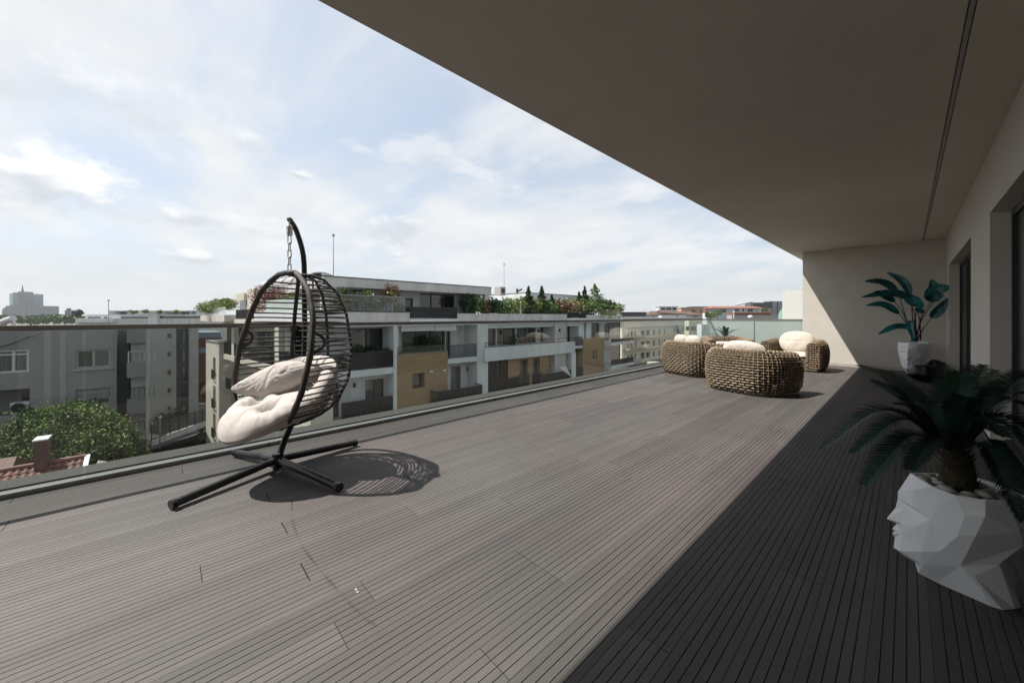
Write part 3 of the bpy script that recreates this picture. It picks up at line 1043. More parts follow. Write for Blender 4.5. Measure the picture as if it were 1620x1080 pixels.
# ============================================================ HEAD PLANTERS
def head_mesh():
    P0 = Vector((0.20, 2.79, 0)); e = Vector((-1, 0, 0)); n = Vector((0, -1, 0))
    def V(x, y, w):
        u, v = 1390 + x / 4.5, 730 + y / 4.5
        d = ray(u, v)
        q = P0 + n * w
        t = q.y / d.y
        p = Vector((d.x * t, q.y, CAM_H + d.z * t))
        return Vector(((p - q).dot(e), w, p.z))        # (towards the face, out to the near side, up)
    def G(x, y):
        p = hz_(1390 + x / 4.5, 730 + y / 4.5, 0.0) - P0
        return Vector((p.dot(e), p.dot(n), 0.0))
    v = {}
    for k, x, y, w in (('R0', 225, 80, 0), ('R1', 385, 178, .115), ('R2', 545, 238, .165), ('R3', 760, 275, .172), ('R4', 915, 280, .12),
                       ('F1', 135, 215, 0), ('A', 250, 200, .08), ('C', 240, 320, .082), ('D', 410, 315, .138), ('B3', 135, 260, 0),
                       ('N1', 120, 325, 0), ('N2', 55, 405, 0), ('N3', 160, 440, .042), ('N4', 128, 440, 0), ('EI', 185, 335, .038), ('E', 368, 412, .125),
                       ('L1', 95, 475, 0), ('L2', 110, 492, 0), ('L3', 95, 515, 0), ('L4', 115, 536, 0), ('MC', 165, 505, .045),
                       ('CH', 105, 610, 0), ('CS', 150, 636, .05), ('U1', 200, 682, .03), ('G1', 255, 712, 0), ('Lk', 265, 455, .092), ('M', 305, 640, .10),
                       ('I', 430, 640, .125), ('P', 315, 735, .075), ('O', 580, 745, .115), ('H', 560, 530, .165), ('G', 610, 385, .18),
                       ('J', 760, 385, .185), ('K', 690, 530, .175), ('BK', 1008, 500, .10), ('BB', 1030, 598, .055), ('NP', 860, 730, .065),
                       ('RP', 680, 815, .105)):
        v[k] = V(x, y, w)
    v['V0'] = G(280, 790); v['V0'].y = 0.0
    v['X1'] = G(410, 855); v['X2'] = G(800, 1020); v['X3'] = G(880, 1035); v['X4'] = G(950, 990)
    v['X1'].y = max(v['X1'].y, .035); v['X2'].y = .085; v['X3'].y = .08; v['X4'].y = .03
    v['SP'] = (V(730, 915, .10))
    zr = (v['R0'].z + v['R3'].z) / 2
    v['R5'] = Vector((v['R4'].x - 0.085, 0, v['R4'].z + 0.0))
    v['BKc'] = Vector((v['BK'].x - 0.06, 0, v['BK'].z))
    v['BBc'] = Vector((v['BB'].x - 0.035, 0, v['BB'].z - .01))
    v['NPc'] = Vector((v['NP'].x - 0.03, 0, v['NP'].z))
    v['X4c'] = Vector((v['X4'].x - 0.02, 0, 0))
    tri = '''R0 F1 A;R0 A R1;R1 A D;A C D;F1 B3 C;F1 C A;B3 E C;C E D;B3 N1 EI;B3 EI E;EI Lk E;N1 N2 EI;N2 N3 EI;N3 Lk EI;N2 N4 N3;
    N4 L1 MC;N4 MC N3;L1 L2 MC;L2 L3 MC;L3 L4 MC;L4 CH CS;L4 CS MC;N3 MC Lk;MC CS M;MC M Lk;E Lk M;E M I;R1 D R2;D G R2;D E H;D H G;E I H;
    R2 G J;R2 J R3;G H K;G K J;R3 J BK;R3 BK R4;J K BK;H I O;H O K;K O BB;K BB BK;O NP BB;CH U1 CS;CS U1 P;CS P M;M P I;P O I;U1 G1 P;
    G1 V0 P;V0 X1 P;P X1 O;X1 SP O;O SP RP;O RP NP;X1 X2 SP;SP X2 X3;SP X3 RP;RP X3 X4;RP X4 NP;NP X4 X4c;NP X4c NPc;BB NP NPc;BB NPc BBc;BK BB BBc;BK BBc BKc;R4 BK BKc;R4 BKc R5'''
    names = list(v)
    idx = {k: i for i, k in enumerate(names)}
    verts = [v[k].copy() for k in names]
    mir = {}
    for i, k in enumerate(names):
        if verts[i].y < 1e-6:
            mir[i] = i
        else:
            mir[i] = len(verts)
            verts.append(Vector((verts[i].x, -verts[i].y, verts[i].z)))
    faces = []
    for t in tri.replace('\n', '').split(';'):
        a_, b_, c_ = [idx[s] for s in t.split()]
        faces.append((a_, b_, c_)); faces.append((mir[a_], mir[c_], mir[b_]))
    # rim thickness and inner pocket
    rn = ['R0', 'R1', 'R2', 'R3', 'R4', 'R5']
    loop = [idx[k] for k in rn] + [mir[idx[k]] for k in ('R4', 'R3', 'R2', 'R1')]
    cen = sum((verts[i] for i in loop), Vector()) / len(loop)
    inn = []
    for i in loop:
        p = cen + (verts[i] - cen) * 0.93; p.z = verts[i].z - 0.001
        inn.append(len(verts)); verts.append(p)
    dn = []
    for i in loop:
        p = cen + (verts[i] - cen) * 0.90; p.z = cen.z - 0.06
        dn.append(len(verts)); verts.append(p)
    n_ = len(loop)
    for i in range(n_):
        j = (i + 1) % n_
        faces.append((loop[i], loop[j], inn[j], inn[i])); faces.append((inn[i], inn[j], dn[j], dn[i]))
    base = [idx[k] for k in ('V0', 'X1', 'X2', 'X3', 'X4', 'X4c')] + [mir[idx[k]] for k in ('X4', 'X3', 'X2', 'X1')]
    faces.append(tuple(base))
    rim = [verts[i] for i in loop]
    return verts, faces, rim, cen, dn
HV, HF, HRIM, HC, HDN = head_mesh()
def head_planter(loc, rz, label, sc_=1.0):
    t = thing('head_planter', loc, label, 'planter')
    t['_w'] = (0, 0, 0)
    mb = MB(); mb.add([p * sc_ for p in HV], HF)
    o = mb.build('head_pot', WHITEP, t, weld=True)
    bv = o.modifiers.new('bevel', 'BEVEL'); bv.width = 0.0015; bv.segments = 1; bv.limit_method = 'ANGLE'; bv.angle_limit = 0.12
    s = MB(); s.add([HV[i] * sc_ + Vector((0, 0, 0.012)) for i in HDN], [tuple(range(len(HDN)))])
    s.build('soil', SOIL, t)
    t['_w'] = tuple(loc)
    t.rotation_euler = (0, 0, rz)
    return t
# local x = towards the face; turned so that it points to -x of the terrace, near side towards the camera
NEAR = Vector((0.20, 2.79, 0))
head_planter(tuple(NEAR), PI, 'white faceted head shaped planter in profile with a cycad, nearest the camera', 1.0)
def hp(loc, rz, p):
    return Vector(loc) + Matrix.Rotation(rz, 3, 'Z') @ Vector(p)

# pebbles in the near planter
rp_ = random.Random(21)
placed = []
cz = HC.z - 0.035
tries = 0
SZ = []
while len(placed) < 34 and tries < 4000:
    tries += 1
    a_ = rp_.uniform(0, 2 * PI); rr = math.sqrt(rp_.uniform(0.10, 0.86))
    lx = HC.x + math.cos(a_) * rr * 0.155; ly = math.sin(a_) * rr * 0.145
    if math.hypot(lx - HC.x - 0.01, ly) < 0.062: continue
    s_ = rp_.uniform(0.017, 0.032)
    if any(math.hypot(lx - q[0], ly - q[1]) < (s_ + q[2]) * 0.80 for q in placed): continue
    placed.append((lx, ly, s_))
for i, (lx, ly, s_) in enumerate(placed):
    p = hp(NEAR, PI, (lx, ly, cz + s_ * 0.55 + rp_.uniform(0, 0.012)))
    mb = MB(); mb.ellipsoid((0, 0, 0), s_ * 1.25, s_ * 0.85, s_ * 0.62, 9, 6, Matrix.Rotation(rp_.uniform(0, PI), 3, 'Z') @ Matrix.Rotation(rp_.uniform(-0.4, 0.4), 3, 'X'), jit=0.12)
    o = mb.build('pebble', PEB, None, smooth=True); o.location = p
    tag(o, 'smooth white pebble round the foot of the cycad in the near head planter', 'pebble', 'white pebbles filling the near head planter')

# ------------------------------------------------------------ cycads
def frond(base, mid, tip, wid, name_parent, seed, nl=46, mtl=None, lw=0.0042):
    r_ = random.Random(seed)
    path = bez([base, mid, tip], 24)
    mb = MB()
    mb.tube(path, [0.0048 * (1 - i / 26) + 0.0008 for i in range(25)], 4)
    up0 = Vector((0, 0, 1))
    for i in range(nl):
        t = 0.10 + 0.90 * i / (nl - 1)
        k = min(int(t * 24), 23); fr = t * 24 - k
        p = path[k].lerp(path[k + 1], fr)
        tn = (path[k + 1] - path[k]).normalized()
        side = tn.cross(up0)
        if side.length < 0.05: side = Vector((1, 0, 0))
        side.normalize()
        nrm = side.cross(tn).normalized()
        ln_ = wid * (math.sin(PI * min(1, (t * 0.86 + 0.10))) ** 0.6) * r_.uniform(0.9, 1.06)
        for s_ in (-1, 1):
            dr = (side * s_ * 0.84 + tn * 0.55 + nrm * (0.34 + r_.uniform(-0.07, 0.07))).normalized()
            w_ = lw
            q1 = p + dr * ln_ * 0.55 + nrm * -0.004
            q2 = p + dr * ln_ + tn * ln_ * 0.10 - nrm * ln_ * 0.10
            wv_ = tn * w_
            mb.add([p - wv_, p + wv_, q1 + wv_ * 1.1, q1 - wv_ * 1.1, q2], [(0, 1, 2, 3), (3, 2, 4)])
    return mb.build('frond', mtl or FROND, name_parent)

cyn = thing('cycad', (0.17, 2.79, HC.z - 0.04), 'dark green cycad with long arching feathery fronds in the near head planter', 'plant')
TB = Vector((0.17, 2.79, HC.z - 0.045))
TT = TB + Vector((-0.015, 0.01, 0.20))
mb = MB()
mb.tube([TB, TB.lerp(TT, .3), TB.lerp(TT, .6), TT, TT + Vector((0, 0, 0.02))], [0.050, 0.060, 0.058, 0.045, 0.012], 14)
mb.build('trunk', TRUNK, cyn, smooth=True)
mb = MB(); r_ = random.Random(4)
for i in range(260):
    a_ = r_.uniform(0, 2 * PI); t = r_.random()
    c_ = TB.lerp(TT, t) + Vector((math.cos(a_), math.sin(a_), 0)) * 0.054
    o_ = Vector((math.cos(a_) * 0.022, math.sin(a_) * 0.022, 0.035))
    w_ = Vector((-math.sin(a_), math.cos(a_), 0)) * 0.006
    mb.add([c_ - w_, c_ + w_, c_ + o_], [(0, 1, 2)])
mb.build('leaf_bases', TRUNK, cyn)
# fronds: (tip u, v, depth), how much they rise midway
CR = TT + Vector((0, 0, 0.0))
FR = [(1357, 578, 2.60, 0.10, .085), (1378, 602, 2.35, 0.06, .08), (1303, 708, 1.95, 0.20, .085), (1350, 716, 1.80, 0.16, .075), (1368, 766, 1.72, 0.15, .085),
      (1440, 742, 1.62, 0.10, .08), (1492, 577, 2.45, 0.04, .085), (1455, 612, 2.3, 0.06, .08), (1520, 590, 1.95, 0.05, .085), (1556, 577, 2.30, 0.05, .085),
      (1590, 603, 2.15, 0.08, .085), (1625, 622, 1.90, 0.12, .085), (1660, 660, 1.75, 0.16, .085), (1655, 700, 1.55, 0.14, .085), (1618, 822, 1.50, 0.16, .08),
      (1665, 765, 1.55, 0.20, .08), (1470, 640, 1.75, 0.10, .08), (1545, 630, 1.60, 0.10, .08), (1700, 600, 2.1, 0.18, .085), (1420, 640, 2.1, .09, .08),
      (1590, 690, 1.50, .12, .08), (1575, 585, 2.55, .04, .08), (1508, 600, 2.6, .03, .08), (1535, 577, 2.75, 0.02, 0.085)]
for i, (u, v, dep, rise, w_) in enumerate(FR):
    tp = hd(u, v, dep)
    ln_ = (tp - CR)
    md = CR + ln_ * 0.5 + Vector((0, 0, rise * 1.0))
    st = CR + Vector((ln_.x, ln_.y, 0)).normalized() * 0.02
    frond(st, md, tp, w_ * 1.1, cyn, 100 + i, nl=int(44 + ln_.length * 75), lw=0.0036)

# far head planter with broad teal leaves
FARP = Vector((0.10, 12.40, 0))
head_planter(tuple(FARP), math.radians(-107), 'white faceted head shaped planter facing the camera against the end wall', 1.46)
fp = thing('broad_leaf_plant', (FARP.x, FARP.y + 0.1, 0.62), 'broad leaved plant with glossy teal green blades in the far head planter', 'plant')
PY = 12.30
def farpt(x, y, dy=0.0):
    return hy(1340 + x / 6.0, 420 + y / 6.0, PY + dy)
def blade(pts, wid, seed, up=Vector((0, 0, 1)), cup=0.25, wave=0.02):
    path = bez(pts, 22)
    mb = MB()
    cols = 7
    for i, p in enumerate(path):
        t = i / 22
        tn = (path[min(i + 1, 22)] - path[max(i - 1, 0)]).normalized()
        side = tn.cross(up)
        if side.length < 0.1: side = Vector((0, 1, 0))
        side.normalize(); nr = side.cross(tn)
        w_ = wid * (math.sin(PI * (t ** 0.75) * 0.97 + 0.05) ** 0.65)
        for k in range(cols):
            s_ = (k / (cols - 1) - 0.5) * 2
            mb.v.append(p + side * s_ * w_ * (1 - cup * 0.3) + nr * (abs(s_) * cup * w_ + wave * mn.noise(Vector((t * 5, s_ * 2, seed)))))
    for i in range(22):
        for k in range(cols - 1):
            a_ = i * cols + k
            mb.f.append((a_, a_ + 1, a_ + cols + 1, a_ + cols))
    return mb
ROOT = [farpt(650 + dx, 705, 0.0) for dx in (-30, -15, 0, 10, 25, 40, 50, 5, 15)]
# (stem via, blade base, blade mid, blade tip, half width, depth offsets base/tip, up vector)
LV = [((560, 500), (480, 240), (330, 160), (170, 150), 0.095, -0.15, -0.45, (0, -1, .5)),
      ((620, 480), (605, 275), (530, 150), (380, 62), 0.085, 0.05, 0.10, (0, -1, .2)),
      ((540, 470), (455, 345), (330, 270), (245, 258), 0.085, -0.1, -0.35, (0, -1, .35)),
      ((640, 520), (700, 345), (430, 262), (140, 300), 0.10, -0.05, -0.25, (0, -1, .4)),
      ((560, 540), (495, 455), (350, 372), (182, 378), 0.085, -0.10, -0.3, (0, -1, .45)),
      ((600, 660), (620, 590), (470, 580), (297, 650), 0.085, -0.15, -0.4, (0, -1, .6)),
      ((700, 500), (800, 345), (850, 240), (985, 205), 0.16, 0.0, -0.15, (0, -1, .15)),
      ((705, 520), (830, 340), (840, 240), (800, 135), 0.12, 0.05, 0.10, (0, -1, .0)),
      ((710, 620), (800, 498), (880, 420), (955, 312), 0.10, -0.05, -0.12, (0, -1, .1)),
      ((650, 520), (590, 300), (640, 350), (725, 400), 0.13, -0.15, -0.45, (0, -1, .7)),
      ((690, 560), (665, 400), (690, 430), (730, 455), 0.07, -0.1, -0.3, (0, -1, .6)),
      ((640, 600), (600, 520), (600, 600), (640, 690), 0.06, -0.2, -0.3, (0, -1, .2))]
for i, (via, bs, md, tp, w_, d0, d1, up) in enumerate(LV):
    r0 = ROOT[i % len(ROOT)]
    b0 = farpt(*bs, d0); m0 = farpt(*md, (d0 + d1) / 2); t0 = farpt(*tp, d1)
    m = MB(); m.tube(bez([r0, farpt(*via, d0 / 2), b0], 12), [0.013 - 0.0006 * q for q in range(13)], 6)
    st = m.build('stem', STEM, fp, smooth=True)
    blade([b0, m0, t0], w_, i * 3.3, Vector(up).normalized()).build('leaf', TEAL, fp, smooth=True)
m = MB(); m.tube([farpt(640, 720), farpt(640, 560)], [0.06, 0.025], 8); m.build('sheath', TEAL, fp, smooth=True)

# palm behind the armchairs, in a plain round pot
PC = Vector((-3.76, 12.35, 0))
pot = MB(); pot.tube([PC, PC + Vector((0, 0, .05)), PC + Vector((0, 0, .42)), PC + Vector((0, 0, .45))], [0.16, 0.18, 0.23, 0.235], 16)
single(pot, 'round_pot', WHITEP, tuple(PC), 'round pot behind the armchairs holding the far cycad', 'pot', smooth=False)
cyf = thing('cycad', (PC.x, PC.y, 0.45), 'small green cycad fanned out against the frosted glass screen', 'plant')
m = MB(); m.tube([PC + Vector((0, 0, .44)), PC + Vector((0, 0, .60))], [0.06, 0.05], 8); m.build('trunk', TRUNK, cyf)
C0 = PC + Vector((0, 0, .60))
for i, (u, v) in enumerate([(1120, 529), (1128, 519), (1137, 517), (1145, 516), (1152, 518), (1160, 522), (1169, 520), (1165, 534), (1116, 534), (1126, 533), (1172, 536), (1148, 528), (1140, 524)]):
    tp = hy(u, v, 12.35 + random.Random(i).uniform(-0.35, 0.25))
    frond(C0, C0 + (tp - C0) * 0.5 + Vector((0, 0, 0.08)), tp, 0.072, cyf, 300 + i, nl=30, lw=0.008, mtl=mat('cycad_leaf_far', (0.035, 0.075, 0.055), 0.5, 0.4, 10, obrand=0.2))

# black plastic bundles by the far planter
def bundle(c, rx, ry, rz_, seed, label):
    mb = MB()
    c = Vector(c)
    nu, nv = 30, 18
    vs = []
    for i in range(nv + 1):
        th = PI * i / nv
        for j in range(nu):
            ph = 2 * PI * j / nu
            p = Vector((math.sin(th) * math.cos(ph), math.sin(th) * math.sin(ph), math.cos(th)))
            k = 1 + 0.22 * mn.noise(p * 1.6 + Vector((seed, 0, 0))) + 0.16 * abs(mn.noise(p * 4.5 + Vector((seed, 3, 0)))) + 0.07 * mn.noise(p * 10 + Vector((0, seed, 0)))
            q = Vector((p.x * rx * k, p.y * ry * k, p.z * rz_ * k))
            q.z = max(q.z, -rz_ * 0.92)
            vs.append(c + q)
    mb.add(vs, [(i * nu + j, (i + 1) * nu + j, (i + 1) * nu + (j + 1) % nu, i * nu + (j + 1) % nu) for i in range(nv) for j in range(nu)])
    return single(mb, 'plastic_bag', BAG, tuple(c), label, 'bag', smooth=True)
bundle((0.22, 11.05, 0.17), 0.20, 0.20, 0.17, 2.2, 'shiny crumpled black plastic bag in front of the far head planter')
bundle((0.40, 11.75, 0.19), 0.17, 0.20, 0.20, 5.9, 'second crumpled black plastic bag behind the first, by the far door')
# fallen petals on the boards
mb = MB()
pt_ = hz_(564.5, 934, 0.002)
for k in (-1, 1):
    mb.add([pt_ + Vector((k * 0.004, 0, 0)), pt_ + Vector((k * 0.014, 0.006, 0.003)), pt_ + Vector((k * 0.018, -0.004, 0.002)), pt_ + Vector((k * 0.008, -0.007, 0.004))], [(0, 1, 2, 3)])
single(mb, 'petal', CUSH2, tuple(pt_), 'tiny white petal lying on the sunny deck boards', 'petal')

# faint curved mark left by a dragged hose across the boards
wm = bpy.data.materials.new('faint_water_mark'); wm.use_nodes = True
t_ = wm.node_tree; t_.nodes.clear()
o_ = t_.nodes.new('ShaderNodeOutputMaterial'); a_ = t_.nodes.new('ShaderNodeBsdfTransparent'); b_ = t_.nodes.new('ShaderNodeBsdfDiffuse'); m_ = t_.nodes.new('ShaderNodeMixShader')
b_.inputs[0].default_value = (0.020, 0.018, 0.016, 1)
nz_ = t_.nodes.new('ShaderNodeTexNoise'); nz_.inputs['Scale'].default_value = 14
mr_ = t_.nodes.new('ShaderNodeMapRange'); mr_.inputs[1].default_value = 0.3; mr_.inputs[2].default_value = 0.75; mr_.inputs[3].default_value = 0.0; mr_.inputs[4].default_value = 0.42
t_.links.new(nz_.outputs[0], mr_.inputs[0]); t_.links.new(mr_.outputs[0], m_.inputs[0]); t_.links.new(a_.outputs[0], m_.inputs[1]); t_.links.new(b_.outputs[0], m_.inputs[2]); t_.links.new(m_.outputs[0], o_.inputs[0])
pth_ = bez([hz_(*p, 0.0012) for p in ((462, 790), (463, 822), (478, 862), (510, 905), (545, 945), (575, 975), (600, 993))], 40)
mb = MB()
for i in range(41):
    tn = (pth_[min(i + 1, 40)] - pth_[max(i - 1, 0)]).normalized(); sd = Vector((-tn.y, tn.x, 0)) * (0.006 * (0.6 + 0.5 * math.sin(i * .9)))
    mb.v += [pth_[i] - sd, pth_[i] + sd]
mb.f = [(2 * i, 2 * i + 1, 2 * i + 3, 2 * i + 2) for i in range(40)]
single(mb, 'water_mark', wm, tuple(pth_[0]), 'faint thin curved dark mark running across the sunny boards', 'stain')

# ============================================================ NEIGHBOURS
GZ = -11.5
class Fac:
    """an upright facade: s runs along it, o sticks out of it, z is height"""
    def __init__(s, P, e, n):
        s.P = Vector((P[0], P[1], 0)); s.e = Vector((e[0], e[1], 0)).normalized(); s.n = Vector((n[0], n[1], 0)).normalized()
    def hit(s, u, v, o=0.0):
        q = s.P + s.n * o
        d = ray(u, v)
        t = (q.x * s.n.x + q.y * s.n.y) / (d.x * s.n.x + d.y * s.n.y)
        p = Vector((d.x * t, d.y * t, 0))
        return (p - q).dot(s.e), CAM_H + d.z * t
    def S(s, u, o=0.0): return s.hit(u, 501, o)[0]
    def Z(s, u, v, o=0.0): return s.hit(u, v, o)[1]
    def w(s, a, o, z): return s.P + s.e * a + s.n * o + Vector((0, 0, z))
    def bx(s, mb, s0, s1, o0, o1, z0, z1):
        if s0 > s1: s0, s1 = s1, s0
        if o0 > o1: o0, o1 = o1, o0
        if z0 > z1: z0, z1 = z1, z0
        mb.obox(s.w(s0, o0, z0), s.e * (s1 - s0), s.n * (o1 - o0), Vector((0, 0, z1 - z0)))
    def part(s, s0, s1, o0, o1, z0, z1, name, m, parent):
        mb = MB(); s.bx(mb, s0, s1, o0, o1, z0, z1)
        return mb.build(name, m, parent)
    def wall(s, s0, s1, o0, o1, z0, z1, holes, name, m, parent):
        if s0 > s1: s0, s1 = s1, s0
        hs = [(min(a, b), max(a, b), min(c, d), max(c, d)) for a, b, c, d in holes]
        xs = sorted({s0, s1} | {h[0] for h in hs} | {h[1] for h in hs}); zs = sorted({z0, z1} | {h[2] for h in hs} | {h[3] for h in hs})
        mb = MB()
        for i in range(len(xs) - 1):
            for j in range(len(zs) - 1):
                cx, cz_ = (xs[i] + xs[i + 1]) / 2, (zs[j] + zs[j + 1]) / 2
                if cx < s0 or cx > s1 or cz_ < z0 or cz_ > z1: continue
                if any(h[0] < cx < h[1] and h[2] < cz_ < h[3] for h in hs): continue
                s.bx(mb, xs[i], xs[i + 1], o0, o1, zs[j], zs[j + 1])
        return mb.build(name, m, parent)
    def window(s, s0, s1, z0, z1, o, parent, fm, gm=None, n=1, t=0.06, dp=0.06, bars=(), name='window'):
        if s0 > s1: s0, s1 = s1, s0
        if z0 > z1: z0, z1 = z1, z0
        mb = MB()
        s.bx(mb, s0, s0 + t, o, o + dp, z0, z1); s.bx(mb, s1 - t, s1, o, o + dp, z0, z1)
        s.bx(mb, s0 + t, s1 - t, o, o + dp, z0, z0 + t); s.bx(mb, s0 + t, s1 - t, o, o + dp, z1 - t, z1)
        for k in range(1, n):
            c = s0 + (s1 - s0) * k / n
            s.bx(mb, c - t * 0.5, c + t * 0.5, o, o + dp - .004, z0 + t, z1 - t)
        for bz in bars:
            zz_ = z0 + (z1 - z0) * bz
            s.bx(mb, s0 + t, s1 - t, o, o + dp - .006, zz_ - t * 0.4, zz_ + t * 0.4)
        f = mb.build(name, fm, parent)
        s.part(s0 + t, s1 - t, o + 0.012, o + 0.022, z0 + t, z1 - t, 'pane', gm or GLZ, f)
        return f
    def railing(s, s0, s1, o, z0, z1, parent, m=None, step=0.11, ret=None, solid=False):
        m = m or BLKF
        if s0 > s1: s0, s1 = s1, s0
        mb = MB()
        s.bx(mb, s0, s1, o - .02, o + .02, z1 - .05, z1)
        s.bx(mb, s0, s1, o - .015, o + .015, z0 + .05, z0 + .09)
        n = max(2, int((s1 - s0) / step))
        for i in range(n + 1):
            a = s0 + (s1 - s0) * i / n
            a = min(max(a, s0 + .02), s1 - .02)
            s.bx(mb, a - .022, a + .022, o - .01, o + .01, z0 + .09, z1 - .05)
        if ret:
            for a in (s0, s1):
                k = int(abs(ret) / step)
                s.bx(mb, a - .02, a + .02, o - ret, o - .02, z1 - .05, z1)
                for q in range(1, k):
                    oo = o - ret * q / k
                    s.bx(mb, a - .01, a + .01, oo - .015, oo + .015, z0, z1 - .05)
        r = mb.build('balcony_railing', m, parent)
        if solid:
            s.part(s0 + .03, s1 - .03, o - .035, o - .025, z0 + .05, z1 - .06, 'railing_screen', MATS.get('smoked_screen') or glassmat('smoked_screen', (0.24, 0.25, 0.27)), r)
        return r

def leaves(mb, c, r, n, size, seed, shape='ball', flat=1.0):
    r_ = random.Random(seed)
    for i in range(n):
        while True:
            p = Vector((r_.uniform(-1, 1), r_.uniform(-1, 1), r_.uniform(-1, 1)))
            if p.length <= 1: break
        if shape == 'ball':
            p = p * (0.55 + 0.45 * r_.random()) / max(p.length, .3) * p.length ** 0.35
            k = 1 + 0.35 * mn.noise(p * 2.2 + Vector((seed, 0, 0)))
            q = Vector((p.x * r[0] * k, p.y * r[1] * k, p.z * r[2] * k))
        elif shape == 'cone':
            h = r_.random() ** 1.3
            a = r_.uniform(0, 2 * PI)
            rr = (1 - h) * (0.55 + 0.45 * r_.random()) * (0.8 + 0.35 * math.sin(h * 38 + a * 2))
            q = Vector((math.cos(a) * rr * r[0], math.sin(a) * rr * r[1], (h * 2 - 1) * r[2]))
        else:
            q = Vector((p.x * r[0], p.y * r[1], p.z * r[2]))
        q += Vector(c)
        a = Vector((r_.uniform(-1, 1), r_.uniform(-1, 1), r_.uniform(-.5, 1))).normalized()
        b = a.orthogonal().normalized()
        b = (Matrix.Rotation(r_.uniform(0, 6.28), 3, a) @ b)
        c2 = a.cross(b)
        s_ = size * r_.uniform(0.6, 1.35)
        mb.add([q - b * s_, q - c2 * s_ * 0.45 + a * s_ * .1, q + b * s_, q + c2 * s_ * 0.45 + a * s_ * .1], [(0, 1, 2, 3)])

def shrub(name, base, w, h, m, label, cat, seed, n=420, size=0.10, shape='ball', group=None, stem=True, m2=None):
    t = thing(name, tuple(base), label, cat, group)
    base = Vector(base)
    mb = MB()
    if shape == 'cone':
        leaves(mb, base + Vector((0, 0, h / 2 + .05)), (w / 2, w / 2, h / 2), n, size, seed, 'cone')
    else:
        r_ = random.Random(seed)
        k = 5
        for i in range(k):
            cc = base + Vector((r_.uniform(-.28, .28) * w, r_.uniform(-.28, .28) * w, h * r_.uniform(.40, .68)))
            leaves(mb, cc, (w * .30, w * .30, h * .34), n // k, size, seed + i)
    mb.build('foliage', m, t)
    if m2 is not None:
        mb = MB(); leaves(mb, base + Vector((0, 0, h * .62)), (w * .46, w * .46, h * .36), n // 3, size, seed + 77); mb.build('foliage', m2, t)
    st = MB(); st.tube([base, base + Vector((0.02, 0, h * .6))], [0.04, 0.015], 5); st.build('stem', BARK, t)
    return t

# ---------------------------------------------------------------- pale terraced apartment building opposite
XA = -23.0
pc = hx(490, 501, XA)
R = Fac((XA, pc.y), (0, 1), (1, 0))
ap = thing('apartment_building', (XA - 6, pc.y + 14, GZ), 'long pale terraced apartment building with timber cladding, dark railings and planted roof terraces', 'apartment building')
S_, Z_ = R.S, R.Z
zPT, zPB = Z_(546, 492.6), Z_(546, 508.9)             # terrace parapet top and underside
zS2t, zS2b = Z_(626, 580), Z_(626, 590)               # balcony slab, level below
zS1b = zS2b - 2.95; zS1t = zS2t - 2.95
sEnd = S_(981.5)
DPT = 11.0
# core mass
R.part(0.3, sEnd - 0.2, -DPT, -2.0, GZ, zPB - .35, 'wall', CONCW, ap)
# upper terrace floor and parapets
R.part(-0.2, sEnd, -DPT, 0.0, zPB - 0.30, zPB, 'terrace_slab', CONC, ap) if False else None
R.part(0.0, S_(648), -DPT, 0.0, zPB, zPT - 0.02, 'parapet', CONC, ap)
R.part(0.0, S_(648), -0.3, 0.03, zPT - 0.018, zPT + 0.05, 'parapet_cap', BLKF, ap)
zTh = Z_(652, 504.3)
R.part(S_(648) + .002, S_(724), -DPT, 0.02, Z_(652, 508.9), zTh, 'terrace_slab', CONCW, ap)
R.part(S_(724) + .002, S_(897), -DPT, 0.0, zPB, Z_(725.6, 495.7), 'parapet', CONC, ap)
R.part(S_(897) + .002, S_(928), -DPT, 0.02, Z_(900, 506.7), Z_(900, 503.6), 'terrace_slab', CONCW, ap)
R.part(S_(928) + .002, sEnd, -DPT, 0.05, Z_(930, 506.9), Z_(930, 498), 'parapet', CONC, ap)
R.railing(S_(649), S_(723.5), -0.05, zTh, Z_(652, 485.0), ap, solid=True, ret=1.2)
R.railing(S_(897.5), S_(927.5), -0.05, Z_(900, 503.6), Z_(900, 494), ap, solid=True)
# glass planter screens on the left terrace
sa, sb_ = S_(521), S_(644)
np_ = 6
for i in range(np_):
    a0 = sa + (sb_ - sa) * i / np_; a1 = sa + (sb_ - sa) * (i + 1) / np_
    R.part(a0 + .02, a1 - .02, -0.16, -0.15, zPT + .052, zPT + 0.98, 'terrace_glass', glassmat('terrace_glass', (0.78, 0.82, 0.80)) if 'terrace_glass' not in MATS else MATS['terrace_glass'], ap)
R.part(sa, sb_, -0.18, -0.13, zPT + .985, zPT + 1.02, 'terrace_rail', ALU, ap)
# penthouse
PO = -1.1
zrt, zrb = R.hit(540, 437.3, PO)[1], R.hit(540, 453.6, PO)[1]
R.part(S_(512, PO), S_(777.2, PO), PO - 9, PO, zrb, zrt - 0.06, 'roof_slab', CONC, ap)
R.part(S_(511.5, PO), S_(777.6, PO), PO - 9.02, PO + .03, zrt - 0.058, zrt, 'roof_edge', BLKF, ap)
WO = -2.6
zt0 = zTh + .01
hl = [(S_(541, WO), S_(583, WO), zt0 + .05, Z_(560, 456, WO)), (S_(641, WO), S_(653.5, WO), zt0 + .05, Z_(641, 471.5, WO)), (S_(664, WO), S_(719.5, WO), zt0 + .05, Z_(664, 462.6, WO))]
hl = [(a, b, c, min(d, zrb - .04)) for a, b, c, d in hl]
R.wall(S_(508, WO), S_(752, WO), WO - .25, WO, zt0, zrb - .004, hl, 'penthouse_wall', CONC, ap)
for (a, b, c, d), k in zip(hl, (2, 1, 3)):
    R.window(a + .01, b - .01, c, d - .01, WO - .2, ap, BLKF, GLZ, k, t=.09)
